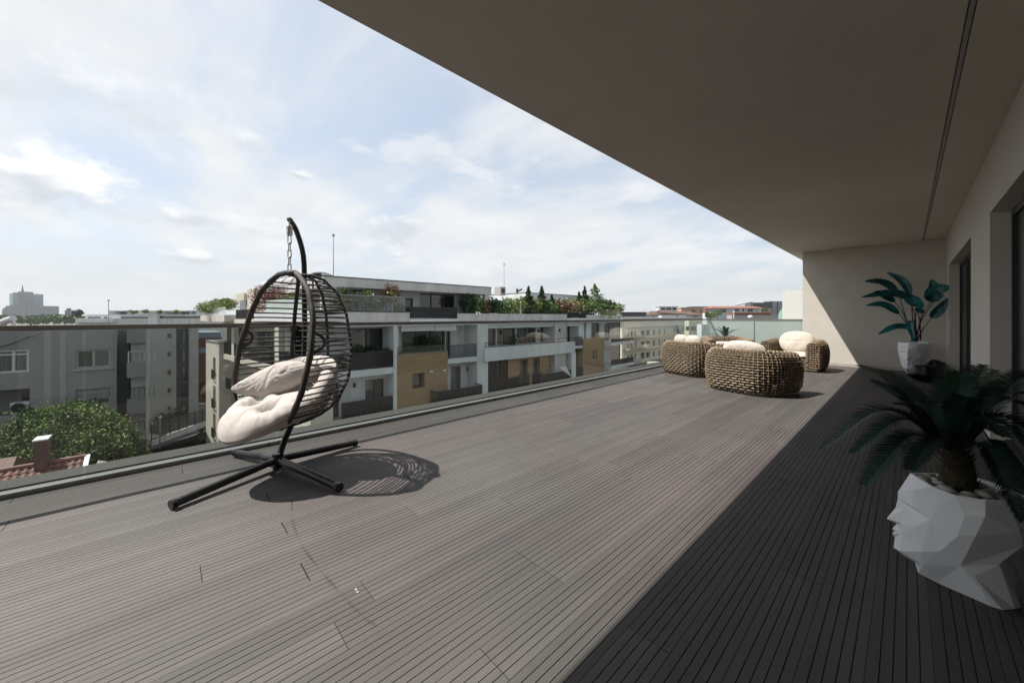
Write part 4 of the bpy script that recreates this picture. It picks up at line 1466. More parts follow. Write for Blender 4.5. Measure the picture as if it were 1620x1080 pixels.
R.part(S_(508, WO) + .1, S_(740, WO), WO - 7, WO - .6, zt0, zrb - .01, 'penthouse_core', GREYD, ap)
R.part(S_(768, PO), S_(774, PO), PO - .45, PO - .02, zt0, zrb - .002, 'column', CONC, ap)
# second penthouse further along
O2 = -3.4
z2a, z2b = Z_(834, 462.2, O2), Z_(834, 472.5, O2)
R.part(S_(834, O2), S_(934, O2), O2 - 9.5, O2, z2b, z2a - .05, 'roof_slab', CONCW, ap)
R.part(S_(834, O2) - .03, S_(934, O2) + .03, O2 - 9.53, O2 + .03, z2a - .048, z2a, 'roof_edge', BLKF, ap)
R.part(S_(838, O2), S_(928, O2), O2 - 8.5, O2 - 1.2, zt0, z2b - .002, 'penthouse_wall', CONC, ap)
# --- level 2: long recess behind piers
BW = -1.7
zc2 = zPB - .02
hl = [(S_(553, BW), S_(607, BW), zS2t + .02, Z_(553, 520, BW)), (S_(636, BW), S_(704, BW), zS2t + .02, Z_(636, 524.5, BW)), (S_(705.5, BW), S_(712.5, BW), zS2t + .02, Z_(706, 524, BW)),
      (S_(765.5, BW), S_(784, BW), zS2t + .02, Z_(765, 520, BW)), (S_(795, BW), S_(815, BW), zS2t + .02, Z_(795, 519.5, BW)), (S_(818, BW), S_(848, BW), zS2t + .02, Z_(818, 519, BW)),
      (S_(855, BW), S_(874, BW), zS2t + .02, Z_(855, 518, BW)), (S_(898, BW), S_(919, BW), zS2t + .02, Z_(898, 516, BW)), (S_(934, BW), S_(948, BW), zS2t + .02, Z_(934, 511, BW)), (S_(956, BW), S_(966, BW), zS2t + .02, Z_(956, 513, BW))]
R.wall(0.3, sEnd - .3, BW - .25, BW, zS2t, zc2 - .3, hl, 'recess_wall', CONCW, ap)
for (a, b, c, d), k, g in zip(hl, (2, 3, 1, 1, 1, 2, 1, 2, 1, 1), (GLZ, GLZ, GLZM, GLZM, GLZM, GLZ, GLZM, GLZ, GLZM, GLZ)):
    R.window(a + .01, b - .01, c, d - .01, BW - .22, ap, BLKF, g, k, t=.08)
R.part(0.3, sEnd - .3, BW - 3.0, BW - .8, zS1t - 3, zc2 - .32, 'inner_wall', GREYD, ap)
R.part(S_(787, BW), S_(794, BW), BW, BW + .03, zS2t, zc2 - .3, 'timber_panel', WOOD, ap)
R.part(0.0, sEnd, -DPT, -0.01, zPB - .30, zPB - .004, 'soffit', CONCW, ap)
# roller-blind housings under the soffit
for u0, u1, v0, v1 in ((635, 687, 517, 524.5), (688, 722, 516, 523.5), (764, 877, 513, 519.5), (897, 921, 511, 516)):
    R.part(S_(u0, -.25), S_(u1, -.25), -.45, -.25, Z_(u0, v1, -.25), zPB - .31, 'blind_housing', WHF, ap)
# slab under level 2 and its balconies
R.part(0.0, S_(626), -2, 0.0, zS2b, zS2t, 'balcony_slab', CONCW, ap)
R.railing(0.1, S_(625), -0.06, zS2t, Z_(626, 554), ap, solid=True)
R.part(S_(622.5), S_(627.5), -1.7, 0.03, GZ, zPB - .31, 'column', CONCW, ap)
R.part(S_(627.6), S_(635), -1.7, -.35, zS2t, zPB - .32, 'pier', CONCW, ap)
# timber volume
sw0, sw1 = S_(627.6), S_(707.8)
zwt = Z_(627, 561.5)
wh = (S_(652), S_(671.5), Z_(652, 615), Z_(652, 591))
R.wall(sw0 + .003, sw1, -1.6, .04, GZ + .5, zwt, [wh], 'timber_wall', WOOD, ap)
R.window(wh[0] + .01, wh[1] - .01, wh[2] + .01, wh[3] - .01, -.45, ap, BLKF, GLZM, 1, t=.1)
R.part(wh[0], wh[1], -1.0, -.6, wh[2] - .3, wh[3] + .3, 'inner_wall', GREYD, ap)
R.part(sw0, sw1, -.1, .06, zwt + .002, zwt + .05, 'timber_cap', ALUD, ap)
R.part(sw0 + .1, S_(704), -.08, -.06, zwt + .055, zwt + .48, 'terrace_glass', MATS['terrace_glass'], ap)
R.part(sw0 + .1, S_(704), -.09, -.05, zwt + .485, zwt + .52, 'terrace_rail', BLKF, ap)
# level 2 right of it
s8, s15 = S_(708), S_(755)
zb2t, zb2b = Z_(755, 563.6), Z_(755, 571.2)
R.part(s8 + .01, s15, -2, -.02, zb2b, zb2t, 'balcony_slab', CONCW, ap)
R.railing(s8 + .02, s15 - .05, -.08, zb2t, Z_(755, 543.5), ap, solid=False)
R.part(s15, S_(771.5), -1.7, .05, GZ, zPB - .31, 'pier', CONCW, ap)
# long white balcony parapet
sp0, sp1 = S_(767.5, .35), S_(910, .35)
zp0, zp1 = Z_(775, 571.5, .35), Z_(775, 550.3, .35)
R.part(sp0, sp1, -1.6, .35, zp0, zp1, 'balcony_parapet', CONCW, ap)
R.railing(sp0 + .1, sp1 - .1, .2, zp1, zp1 + .42, ap, step=2.0)
R.part(S_(878, -.1), S_(896, -.1), -1.7, -.1, GZ, zPB - .31, 'pier', CONC, ap)
R.part(S_(904, .3), S_(911, .3), -1.2, .3, GZ, zp0 - .004, 'column', CONCW, ap)
sw2, sw3 = S_(922), S_(955)
R.part(sw2, sw3, -1.6, .05, GZ + .5, Z_(925, 535.5), 'timber_wall', WOOD, ap)
R.window(S_(937.5), S_(943.5), Z_(938, 567), Z_(938, 554), .052, ap, BLKF, GLZM, 1, t=.08)
R.railing(S_(911), sw2, -.1, Z_(911, 547.5), Z_(911, 533), ap)
R.part(S_(910.2), sw2 - .02, -1.6, -.03, Z_(911, 551.5), Z_(911, 547.4), 'balcony_slab', CONCW, ap)
for va, vb, ra in ((547.5, 543, 537), (585, 580.5, 571)):
    R.part(sw3 + .02, sEnd + 1.6, -2.5, .9, Z_(956, va, .9), Z_(956, vb, .9), 'balcony_slab', CONCW, ap)
    R.railing(sw3 + .1, sEnd + 1.5, .85, Z_(956, vb, .9), Z_(956, ra, .9), ap, solid=True)
for u in (919.5, 931.5):
    R.part(S_(u), S_(u) + .9, -1.5, -.3, zS2t, zPB - .31, 'pier', CONCW, ap)
# --- level 1
BW1 = -1.3
zl1 = zS1t
hl = [(S_(500, BW1), S_(536, BW1), zl1, zS2b - .5), (S_(578, BW1), S_(608, BW1), zl1 + .02, Z_(578, 601.5, BW1)), (S_(713, BW1), S_(729, BW1), zl1 + .02, Z_(713, 580, BW1)),
      (S_(771, BW1), S_(788, BW1), zl1 + .02, Z_(771, 572, BW1)), (S_(875, BW1), S_(881, BW1), zl1 + .02, Z_(875, 559, BW1))]
R.wall(0.3, sEnd - .3, BW1 - .25, BW1, GZ, zS2b - .02, hl, 'recess_wall', CONCW, ap)
for (a, b, c, d), k in zip(hl, (2, 2, 1, 1, 1)):
    R.window(a + .01, b - .01, c, d - .01, BW1 - .22, ap, BLKF, GLZM, k, t=.09)
R.part(S_(609, BW1), S_(622, BW1), BW1, BW1 + .05, GZ, zS2b - .02, 'timber_panel', WOOD, ap)
R.part(S_(790, BW1), S_(801, -.2), BW1 + .02, -.2, GZ, zp0 - .01, 'brown_panel', mat('brown_render', (0.12, 0.075, 0.05), 0.8), ap)
tw = [(S_(822, -.2), S_(835, -.2), zl1 + .1, Z_(822, 569.5, -.2)), (S_(843, -.2), S_(854, -.2), zl1 + .1, Z_(843, 566.5, -.2))]
R.wall(S_(801, -.2) + .01, S_(868, -.2), -1.2, -.2, GZ, zp0 - .01, tw, 'timber_wall', WOOD, ap)
for a, b, c, d in tw:
    R.window(a + .01, b - .01, c, d - .01, -.6, ap, BLKF, GLZM, 1, t=.07)
    R.railing(a - .15, b + .15, -.12, zl1 + .1, zl1 + 1.15, ap)
R.part(S_(868, -.2) + .01, S_(904, -.5), -1.29, -.9, GZ, zp0 - .01, 'recess_panel', CONC, ap)
R.part(S_(874, -.9), S_(880, -.9), -.9, -.88, zl1, Z_(875, 560, -.9), 'balcony_door', GLZ, ap)
for u0, u1, o in ((540, 622, -.1), (690.5, 763, .9), (772, 822, .0), (858, 904, .7), (911.5, 936, .0)):
    s0, s1 = S_(u0, o), S_(u1, o)
    R.part(s0 - .1, s1 + .1, -1.3, o + .05, zl1 - .32, zl1 - .005, 'balcony_slab', CONCW, ap)
    R.railing(s0, s1, o, zl1, zl1 + 1.08, ap, solid=True, ret=(1.0 if o > .5 else None))
R.part(0.02, S_(622), -DPT, -1.31, GZ, zS1b, 'wall', CONCW, ap)
# lamp, camera, wall lights
for u, v, o in ((617, 531, BW), (737, 526, BW), (792, 525, BW), (851, 524, BW), (884.5, 522, -.1), (560, 609, BW1), (739, 583, BW1)):
    a, z = R.hit(u, v, o); q = MB(); R.bx(q, a - .07, a + .07, o + .002, o + .14, z - .14, z + .14); q.build('wall_lamp', BLKF, ap)
for u, v in ((681, 587.5), (702, 585.5)):
    a, z = R.hit(u, v); q = MB(); R.bx(q, a - .10, a + .10, .042, .16, z - .06, z + .06); q.build('wall_lamp', WHF, ap)

# left-hand face
ed_ = ray(114, 501); F = Fac((pc.x, pc.y), (ed_.x, ed_.y), (ed_.y, -ed_.x))
if F.n.y > 0: F.n = -F.n
fS, fZ = F.S, F.Z
sL = fS(331)
F.part(3.2, sL - .1, -10, -1.6, GZ, zPB - .35, 'wall', CREAMR, ap)
# top parapets on this face
F.part(0.0, fS(402), -8, 0.0, zPB, zPT + .02, 'parapet', CONCW, ap)
zg = fZ(440, 473.5)
for i in range(5):
    a0 = fS(480) + (fS(417) - fS(480)) * i / 5; a1 = fS(480) + (fS(417) - fS(480)) * (i + 1) / 5
    F.part(a0 + .02, a1 - .02, -.16, -.14, zPT + .03, zg, 'terrace_glass', FROST, ap)
F.part(fS(402) + .01, fS(369), -8, -.02, fZ(380, 513), fZ(380, 505), 'terrace_slab', CREAMR, ap)
F.railing(fS(402) + .05, fS(371), -.1, fZ(380, 505), fZ(380, 489.5), ap, solid=True)
F.part(fS(369) + .01, fS(329.5), -5, .6, fZ(340, 508.5, .6), fZ(340, 498.8, .6), 'planter_balcony', CREAMR, ap)
F.part(fS(352, .6), fS(330.5, .6), .4, .42, fZ(340, 498.8, .6) + .002, fZ(340, 486, .6), 'terrace_glass', FROST, ap)
# top storey pieces
F.part(fS(402, -2), fS(390, -2), -6, -2, zPT - 1, fZ(392, 458.5, -2), 'stair_tower', CREAMR, ap)
F.part(fS(512, -2), fS(402, -2) - .01, -6, -2.3, zPT - .6, fZ(404, 455.5, -2.3), 'penthouse_wall', GREYL, ap)
F.part(fS(390, -2) + .01, fS(376, -2), -6, -1.8, fZ(383, 475.5, -2), fZ(383, 464.5, -2), 'roof_slab', CREAMR, ap)
F.part(fS(389, -2.4), fS(379, -2.4), -6, -2.4, fZ(383, 505, -2), fZ(383, 475.5, -2) - .004, 'top_window', GLZ, ap)
# barrel roof light
q = MB()
s0, s1 = fS(478, -3), fS(404, -3)
zb_, zt_ = fZ(430, 455, -3), fZ(430, 437, -3)
pts = [(math.cos(PI * k / 14) , math.sin(PI * k / 14)) for k in range(15)]
vs = []
for s__ in (s0, s1):
    for cx_, sz_ in pts:
        vs.append(F.w(s__, -4.5 + 1.5 * cx_, zb_ + (zt_ - zb_) * sz_))
q.add(vs, [(i, i + 1, 15 + i + 1, 15 + i) for i in range(14)] + [tuple(range(15)), tuple(range(29, 14, -1))])
q.build('barrel_roof', STEEL, ap)
for k in range(1, 5):
    s__ = s0 + (s1 - s0) * k / 5
    q = MB(); q.tube([F.w(s__, -4.5 + 1.52 * cx_, zb_ + (zt_ - zb_ + .02) * sz_) for cx_, sz_ in pts], 0.05, 4); q.build('roof_rib', BLKF, ap)
# level 2
zfb = fZ(356, 548)
F.wall(1.9, sL - .2, -1.6, -1.35, zS2t, zPB - .3, [(fS(433, -1.35), fS(403, -1.35), zS2t, fZ(410, 524, -1.35)), (fS(480, -1.35), fS(446, -1.35), zS2t, fZ(460, 527, -1.35))], 'recess_wall', CREAMR, ap)
F.window(fS(433, -1.5), fS(403, -1.5), zS2t, fZ(410, 524, -1.5), -1.55, ap, BLKF, GLZM, 2, t=.1)
F.window(fS(480, -1.5), fS(446, -1.5), zS2t, fZ(460, 527, -1.5), -1.55, ap, BLKF, GLZ, 2, t=.1)
F.part(0.0, fS(352), -8, -.01, zPB - .30, zPB - .004, 'soffit', CREAMR, ap)
F.part(fS(369), fS(365.5), -.4, -.03, zS2t, zPB - .31, 'column', CREAMR, ap)
F.part(fS(440), fS(433.5), -.4, -.03, zS2t, zPB - .31, 'column', CREAMR, ap)
F.part(fS(362), fS(350), -1.3, -.4, zS2t, zPB - .31, 'timber_panel', mat('brown_render', (0.12, 0.075, 0.05)), ap)
F.part(0.0, fS(352), -2, 0, zS2b, zS2t, 'balcony_slab', CREAMR, ap)
F.railing(0.1, fS(353), -.08, zS2t, zS2t + 1.05, ap, solid=True)
# end bay
sb0, sb1 = fS(352), fS(331)
zbt = fZ(340, 540.5)
slits = [(fS(346.5), fS(342.5), fZ(344, b_), fZ(344, a_)) for a_, b_ in ((565, 600), (609, 645), (653, 691))]
F.wall(sb0, sb1, -2.5, .25, GZ, zbt, slits, 'end_wall', CREAMR, ap)
F.part(sb0 - .02, sb1 + .05, -2.55, .3, zbt + .002, zbt + .08, 'wall_cap', ALUD, ap)
for a, b, c, d in slits:
    F.window(a + .01, b - .01, c, d, .02, ap, BLKF, GLZM, 1, t=.06)
    F.railing(a - .1, b + .1, .36, c, c + .95, ap, step=.12)
# lower levels
for k in (1, 2):
    zk = zS2t - 2.95 * k
    F.wall(1.9, sb0, -1.55, -1.3, zk, zk + 2.5, [(fS(375, -1.3), fS(360, -1.3), zk, zk + 2.1), (fS(414, -1.3), fS(402, -1.3), zk, zk + 2.2)], 'recess_wall', CREAMR, ap)
    F.window(fS(375, -1.5), fS(360, -1.5), zk, zk + 2.1, -1.52, ap, BLKF, GLZM, 2, t=.08)
    F.window(fS(414, -1.5), fS(402, -1.5), zk, zk + 2.2, -1.52, ap, WHF, GLZM, 1, t=.08)
    F.part(0.0, fS(370), -2, -.02, zk - .4, zk, 'balcony_slab', CREAMR, ap)
    F.railing(fS(372), fS(357), .0, zk, zk + 1.0, ap, solid=True)
    F.part(0.0, fS(415), -1.3, -.04, zk + .002, zk + 1.9, 'balcony_parapet', CREAMR, ap)
    F.part(fS(415) + .01, fS(402), -1.0, -.04, zk + .002, zk + 2.4, 'brown_panel', mat('brown_render', (0.12, 0.075, 0.05)), ap)
F.part(3.2, sb0, -6, -1.56, GZ, zS2b, 'wall', GREYL, ap)

# rooftop mast, plant and small kit standing on the roofs
def mast(u, v0, v1, X, label, r_=0.03):
    p0, p1 = hx(u, v0, X), hx(u, v1, X)
    q = MB(); q.tube([p0, p1], [r_, r_ * .6], 6); q.ellipsoid(p1, r_ * 3, r_ * 3, r_ * 3.4, 6, 5)
    single(q, 'antenna_mast', ALU, tuple(p0), label, 'antenna')
mast(527.5, 440, 372, -26, 'thin antenna mast rising from the left penthouse roof')
mast(797.5, 466, 418, -29, 'thin antenna mast behind the second penthouse')
p = hx(791, 466, -28)
q = MB(); q.box(p.x - .45, p.x + .45, p.y - .33, p.y + .35, p.z - .1, p.z + .75); q2 = single(q, 'roof_ventilator', GREYL, tuple(p), 'square white ventilation unit beside the antenna mast on the roof', 'ventilator')
g_ = MB(); g_.tube([Vector((p.x + .452, p.y + .02, p.z + .36)), Vector((p.x + .475, p.y + .02, p.z + .36))], .22, 12); g_.build('fan_grille', BLKF, q2)
p = hx(818, 464, -28)
q = MB(); q.tube([p, p + Vector((0, 0, .5))], .09, 8); q.tube([p + Vector((0, 0, .2)), p + Vector((.1, .6, .45))], .09, 8); single(q, 'roof_vent_pipe', BLKF, tuple(p), 'dark bent vent pipe on the second penthouse roof', 'vent pipe')
p = hx(495, 438, -25)
q = MB(); q.obox(p + Vector((0, .1, -.05)), (0, .42, 0.06), (-.3, 0, .06), (0, -.05, .28)); q.tube([p, p + Vector((0, 0, -.8))], .05, 6); single(q, 'floodlight', BLKF, tuple(p), 'black floodlight box on the roof edge just behind the egg chair', 'floodlight')

# terrace plants
def on(u, v, o): 
    a, z = R.hit(u, v, o); return R.w(a, o, z)
plants = [
    (548, 474, 1.4, 1.2, LEAFA, 'round green bush behind the glass at the left end of the roof terrace', 'ball', None, -.9),
    (579, 475, 1.3, 1.1, LEAFB, 'yellowish green bush behind the glass of the roof terrace', 'ball', None, -.9),
    (541, 494, 1.0, .9, LEAFB, 'bright yellow green grassy plant pressed against the terrace glass', 'ball', None, -.6),
    (593, 494, 1.4, .9, LEAFB, 'pale green feathery plant behind the middle of the terrace glass', 'ball', None, -.6),
    (618, 492, 1.3, 1.9, LEAFR, 'tall red leaved shrub behind the terrace glass', 'ball', LEAFB, -.8),
    (634, 494, .9, .55, LEAFB, 'low green plant at the right end of the terrace glass', 'ball', None, -.6)]
for i, (u, v, w_, h_, m_, lab, shp, m2, o) in enumerate(plants):
    b_ = on(u, v, o); b_.z = max(b_.z, zPT - .05) if v > 480 else b_.z - .9
    b_.z = zPT - .1
    top = Z_(u, {548: 457, 579: 459, 541: 472, 593: 476, 618: 452, 634: 484}[u], o)
    shrub('terrace_shrub', b_, w_, top - b_.z + .25, m_, lab, 'shrub', 40 + i, n=520, size=.085, m2=m2)
pl2 = [
    (743, 495, 465.5, 1.3, LEAFC, 'dark green bush at the left end of the long roof hedge', 'ball'),
    (752, 495, 470, 1.5, LEAFA, 'bright leafed bush beside the penthouse column', 'ball'),
    (766, 495, 478, 1.2, LEAFO, 'reddish bush below the penthouse roof corner', 'ball'),
    (780, 495, 474, 2.0, LEAFC, 'purple green hedge plant right of the penthouse column', 'ball'),
    (795, 495, 474, 2.0, LEAFA, 'mid green hedge plant in front of the second penthouse wall', 'ball'),
    (810, 495, 475, 2.2, LEAFB, 'light green hedge plant left of the white hedge post', 'ball'),
    (827, 495, 470, 1.6, LEAFB, 'yellow green shrub just left of the first tall roof conifer', 'ball'),
    (836, 495, 457, 1.7, LEAFC, 'first and broadest tall dark conifer on the roof', 'cone'),
    (848, 495, 476, 1.6, LEAFB, 'light shrub between the two tall roof conifers', 'ball'),
    (857, 495, 456, 1.6, LEAFC, 'second tall dark conifer on the roof', 'cone'),
    (866, 495, 478, 2.0, LEAFA, 'green shrub right of the second roof conifer', 'ball'),
    (873, 495, 470, 1.3, LEAFC, 'small blue green conifer in the roof hedge', 'cone'),
    (883, 495, 474, 2.6, LEAFO, 'russet tipped shrub in the middle of the roof hedge', 'ball'),
    (897, 495, 475, 2.8, LEAFO, 'second russet shrub above the dark railing gap', 'ball'),
    (909, 497, 474, 2.6, LEAFB, 'yellow green shrub above the dark railing gap', 'ball'),
    (916, 497, 465, 1.9, LEAFC, 'narrow conifer above the dark railing gap', 'cone'),
    (925, 497, 456, 1.8, LEAFC, 'thin blue conifer rising behind the roof hedge', 'cone'),
    (934, 497, 474, 3.2, LEAFA, 'dense green shrub left of the tallest roof conifer', 'ball'),
    (941, 497, 452, 4.2, LEAFA, 'tallest and widest pointed conifer near the right end of the roof', 'cone'),
    (952, 498, 472, 3.2, LEAFC, 'dark shrub right of the tallest roof conifer', 'ball'),
    (960, 498, 478, 2.2, LEAFC, 'small dark shrub by the tan planter', 'ball'),
    (966, 498, 477, 1.1, LEAFC, 'slim dark conifer by the tan planter', 'cone'),
    (974, 490, 481, 2.0, LEAFB, 'feathery bush growing out of the tan planter', 'ball')]
for i, (u, v, vt, w_, m_, lab, shp) in enumerate(pl2):
    o = -1.3 if u < 900 else -1.6
    a = S_(u, o); zb = zPB + .1
    b_ = R.w(a, o, zb)
    top = Z_(u, vt, o)
    w_ *= 1.45 if shp == 'cone' else 1.2
    shrub('roof_conifer' if shp == 'cone' else 'roof_shrub', b_, w_, top - zb + (.15 if shp == 'cone' else .35), m_, lab, 'conifer' if shp == 'cone' else 'shrub', 90 + i,
          n=1500 if shp == 'cone' else 900, size=.125, shape=shp, group='hedge and conifers along the opposite roof')
a0, a1 = S_(960, -.5), S_(980, -.5)
q = MB(); R.bx(q, a0, a1, -1.2, -.5, Z_(961, 497, -.5), Z_(961, 489, -.5)); single(q, 'planter_box', OLIVEP, tuple(R.w(a0, -.5, Z_(961, 497, -.5))), 'tan planter box at the right end of the planted roof', 'planter')
q = MB(); R.bx(q, S_(823, -.6), S_(824.6, -.6), -.7, -.6, zPB, Z_(823, 473, -.6)); single(q, 'hedge_post', WHF, tuple(R.w(S_(823, -.6), -.6, zPB)), 'thin white post in the roof hedge', 'post')
for i, (u, vt, col) in enumerate(((566, 541, LEAFC), (587, 553, LEAFB), (609, 548, LEAFC))):
    o = -.45
    b_ = R.w(S_(u, o), o, Z_(u, 560, o)); zt = Z_(u, vt + .5, o)
    lab = ('largest round clipped bush behind the black balcony railing', 'low light green clipped bush, middle of three behind the black balcony railing', 'right round clipped bush behind the black balcony railing')[i]
    t = thing('clipped_bush', tuple(b_), lab, 'bush', 'clipped bushes on the black balcony')
    q = MB(); leaves(q, Vector((b_.x, b_.y, zt - .42)), (.42, .42, .42), 700, .05, 60 + i); q.build('foliage', col, t)
    q = MB(); q.tube([Vector((b_.x, b_.y, zS2t)), Vector((b_.x, b_.y, zt - .75))], [.16, .22], 8); q.build('pot', GREYD, t)
b_ = R.w(S_(683, -1.2), -1.2, zS2t + .0); shrub('balcony_tree', b_, 1.8, 2.3, LEAFC, 'dark leafy potted tree behind the glazing above the timber volume', 'tree', 70, n=1200, size=.08)
b_ = R.w(S_(812, -1.0), -1.0, zS2t); shrub('balcony_plant', b_, 1.0, 1.9, LEAFC, 'dark leafy plant between two windows on the long white balcony', 'plant', 71, n=400, size=.08)
# folded parasol panel leaning on the lower balcony
o = .95; aa, za = R.hit(886, 580.5, o); ab, zb_2 = R.hit(903, 596, o)
q = MB(); P1, P2, P3 = R.w(S_(884, o), o, Z_(884, 581, o)), R.w(S_(896, o), o, Z_(896, 579.5, o)), R.w(S_(904, o), o, Z_(904, 595.5, o))
q.add([P1, P2, P3, P1 + R.n * -.12, P2 + R.n * -.12, P3 + R.n * -.12], [(0, 1, 2), (5, 4, 3), (0, 3, 4, 1), (1, 4, 5, 2), (2, 5, 3, 0)])
single(q, 'canvas_sail', WHF, tuple(P1), 'folded white canvas hanging over the lower balcony railing', 'canvas')
b_ = F.w(fS(341, .1), .1, fZ(340, 498.8, .6)); shrub('terrace_shrub', b_, 3.0, 1.6, LEAFB, 'feathery green bush in the roof planter at the far left end', 'shrub', 30, n=2600, size=.07)
b_ = F.w(fS(356, -.4), -.4, fZ(356, 500, .0)); shrub('terrace_shrub', b_, 3.2, 1.7, LEAFB, 'second feathery bush beside the roof planter at the far left end', 'shrub', 33, n=2600, size=.07)
b_ = F.w(fS(433, -1), -1, zPT - .3); shrub('terrace_shrub', b_, 3.0, 2.9, LEAFR, 'dark red maple like shrub seen through the egg chair slats', 'shrub', 31, n=3200, size=.065)
for k, u in enumerate((452, 462, 472)):
    b_ = F.w(fS(u, -1), -1, zPT - .3); shrub('terrace_shrub', b_, 1.6, 1.7, LEAFO if k == 1 else LEAFB, ('green shrub right of the red maple, seen through the egg chair', 'russet shrub seen through the egg chair', 'rightmost green shrub seen through the egg chair')[k], 'shrub', 35 + k, n=420, size=.10)

# ---------------------------------------------------------------- grey apartment block on the left
XB = -44.0
gb = thing('grey_apartment_block', (XB - 5, -8, GZ), 'weathered grey apartment block with white framed windows and boxed balconies', 'apartment building')
Gf = Fac((XB, 0), (0, 1), (1, 0))
gS, gZ = Gf.S, Gf.Z
gl = -34.0; gr = gS(231)
ztop = Gf.Z(60, 518.5)
zA, zB_ = gZ(0, 553, 0), gZ(0, 594, 0)
w1 = (gS(-60), gS(46), gZ(20, 589.5), gZ(20, 553.5))
w2 = (gS(119), gS(175.5), gZ(147, 582), gZ(147, 552.5))
w3 = (gS(119), gS(176), gZ(147, 642), gZ(147, 614))
log = (gS(-60), gS(47.5), gZ(20, 690), gZ(20, 616))
w4 = (w3[0], w3[1], w3[2] - (w2[2] - w3[2]), w3[3] - (w2[3] - w3[3]))
Gf.wall(gl, gS(202), -10, 0, GZ, ztop, [], 'wall', GREYR, gb) if False else None
Gf.wall(gl, gr - 1.7, -.5, 0, GZ, ztop, [w1, w2, w3, w4, log], 'wall', GREYR, gb)
Gf.part(gl, gr - 1.0, -11, -2.2, GZ, ztop - .02, 'wall', GREYR, gb)
Gf.part(gl, gr - 1.7, -2.19, -.51, log[3] + .3, ztop - .02, 'wall', GREYR, gb)
Gf.window(w1[0], w1[1], w1[2], w1[3], -.15, gb, WHF, GLZM, 4, t=.13, bars=(.80,))
def curt(w_, o, k0, k1):
    q = MB(); n = 10
    a0 = w_[0] + (w_[1] - w_[0]) * k0; a1 = w_[0] + (w_[1] - w_[0]) * k1
    vs = []
    for i in range(n + 1):
        a = a0 + (a1 - a0) * i / n
        vs += [Gf.w(a, o + .05 * math.sin(i * 2.2), w_[2] + .1), Gf.w(a, o + .05 * math.sin(i * 2.2), w_[3] - .1)]
    q.add(vs, [(2 * i, 2 * i + 2, 2 * i + 3, 2 * i + 1) for i in range(n)])
    q.build('curtain', WHF, gb, smooth=True)
Gf.window(w2[0], w2[1], w2[2], w2[3], -.18, gb, GREYL, glassmat('clear_window_glass', (.7, .72, .72)), 2, t=.14)
curt(w2, -.6, .03, .14); curt(w2, -.6, .62, .95)
for ua, ub in ((70, 81), (94.5, 104)):  # pale strips on the wall stand in for reflections in the balustrade glass
    Gf.part(gS(ua), gS(ub), .002, .012, GZ, ztop - .01, 'reflection_band', GREYL, gb)
Gf.part(w2[0] - .2, w2[1] + .2, 0, .12, w2[2] - .16, w2[2] - .003, 'sill', GREYL, gb)
for ww in (w3, w4):
    Gf.window(ww[0], ww[1], ww[2], ww[3], -.18, gb, GREYL, GLZM, 2, t=.14, bars=(.4,))
    zq = ww[2] + (ww[3] - ww[2]) * .42
    Gf.part(ww[0] + .1, ww[1] - .1, -.16, -.12, zq, ww[3] - .1, 'roller_shutter', mat('grey_shutter', (.22, .225, .22), .6, .1, 2), gb)
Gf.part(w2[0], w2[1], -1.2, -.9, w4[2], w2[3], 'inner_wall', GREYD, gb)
# loggia with air conditioner
Gf.part(log[0], log[1], -2.1, -1.9, log[2], log[3], 'loggia_wall', GREYL, gb)
Gf.part(gS(34, -1.8), gS(44, -1.8), -1.89, -1.82, gZ(38, 637, -1.8), gZ(38, 620, -1.8), 'loggia_window', GLZ, gb)
Gf.part(log[0], log[1], -2.1, -.02, gZ(20, 690), gZ(20, 657), 'loggia_parapet', GREYR, gb)
a0, a1 = gS(15.5), gS(46.5)
ac = thing('air_conditioner', tuple(Gf.w(a0, -.3, gZ(30, 655))), 'white air conditioner box with round dark fan hung in the grey block loggia', 'air conditioner')
Gf.part(a0, a1, -.9, -.05, gZ(30, 654.5), gZ(30, 636.5), 'casing', WHF, ac)
fc = Gf.w((a0 * .58 + a1 * .42), -.045, gZ(30, 645))
q = MB(); q.tube([fc, fc + Gf.n * .06], (gZ(30, 636.5) - gZ(30, 654.5)) * .42, 20); q.build('fan', BLKF, ac)
# boxed corner balconies
sb0, sb1 = gS(201), gS(231)
for i, (vt, vb) in enumerate(((573, 597), (631, 655), (686, 712))):
    zt_, zb2 = gZ(202, vt), gZ(202, vb)
    Gf.part(sb0, sb1, -1.6, .35, zb2, zt_, 'balcony_parapet', GREYR, gb)
    q = MB(); Gf.bx(q, sb0 + .05, sb0 + .12, .05, .12, zt_, zt_ + .9); Gf.bx(q, sb0 + .05, sb1 - .1, .05, .1, zt_ + .85, zt_ + .9)
    for k in range(6): Gf.bx(q, sb0 + .1 + k * .3, sb0 + .13 + k * .3, .06, .1, zt_, zt_ + .86)
    q.build('balcony_railing', WHF if i == 0 else BLKF, gb)
    Gf.part(sb0 + .4, sb1 - .6, -1.9, -1.7, zb2, zt_ + 1.9, 'balcony_door', GLZ, gb)
Gf.part(sb0, sb1, -1.6, .35, gZ(202, 542), ztop, 'balcony_hood', GREYR, gb)
Gf.part(sb1 - .9, sb1 - .01, -10, -.1, GZ, ztop - .03, 'wall', GREYL, gb)
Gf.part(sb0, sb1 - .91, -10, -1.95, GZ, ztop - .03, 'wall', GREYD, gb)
# utility cable across the block
c0, c1 = Gf.w(gS(-30), .25, gZ(-30, 557)), Gf.w(gS(66), .25, gZ(66, 525.5))
q = MB(); q.tube([c0, c0.lerp(c1, .5) + Vector((0, 0, -.15)), c1], .035, 5); single(q, 'utility_cable', BLKF, tuple(c0), 'dark cable sagging across the grey block', 'cable')

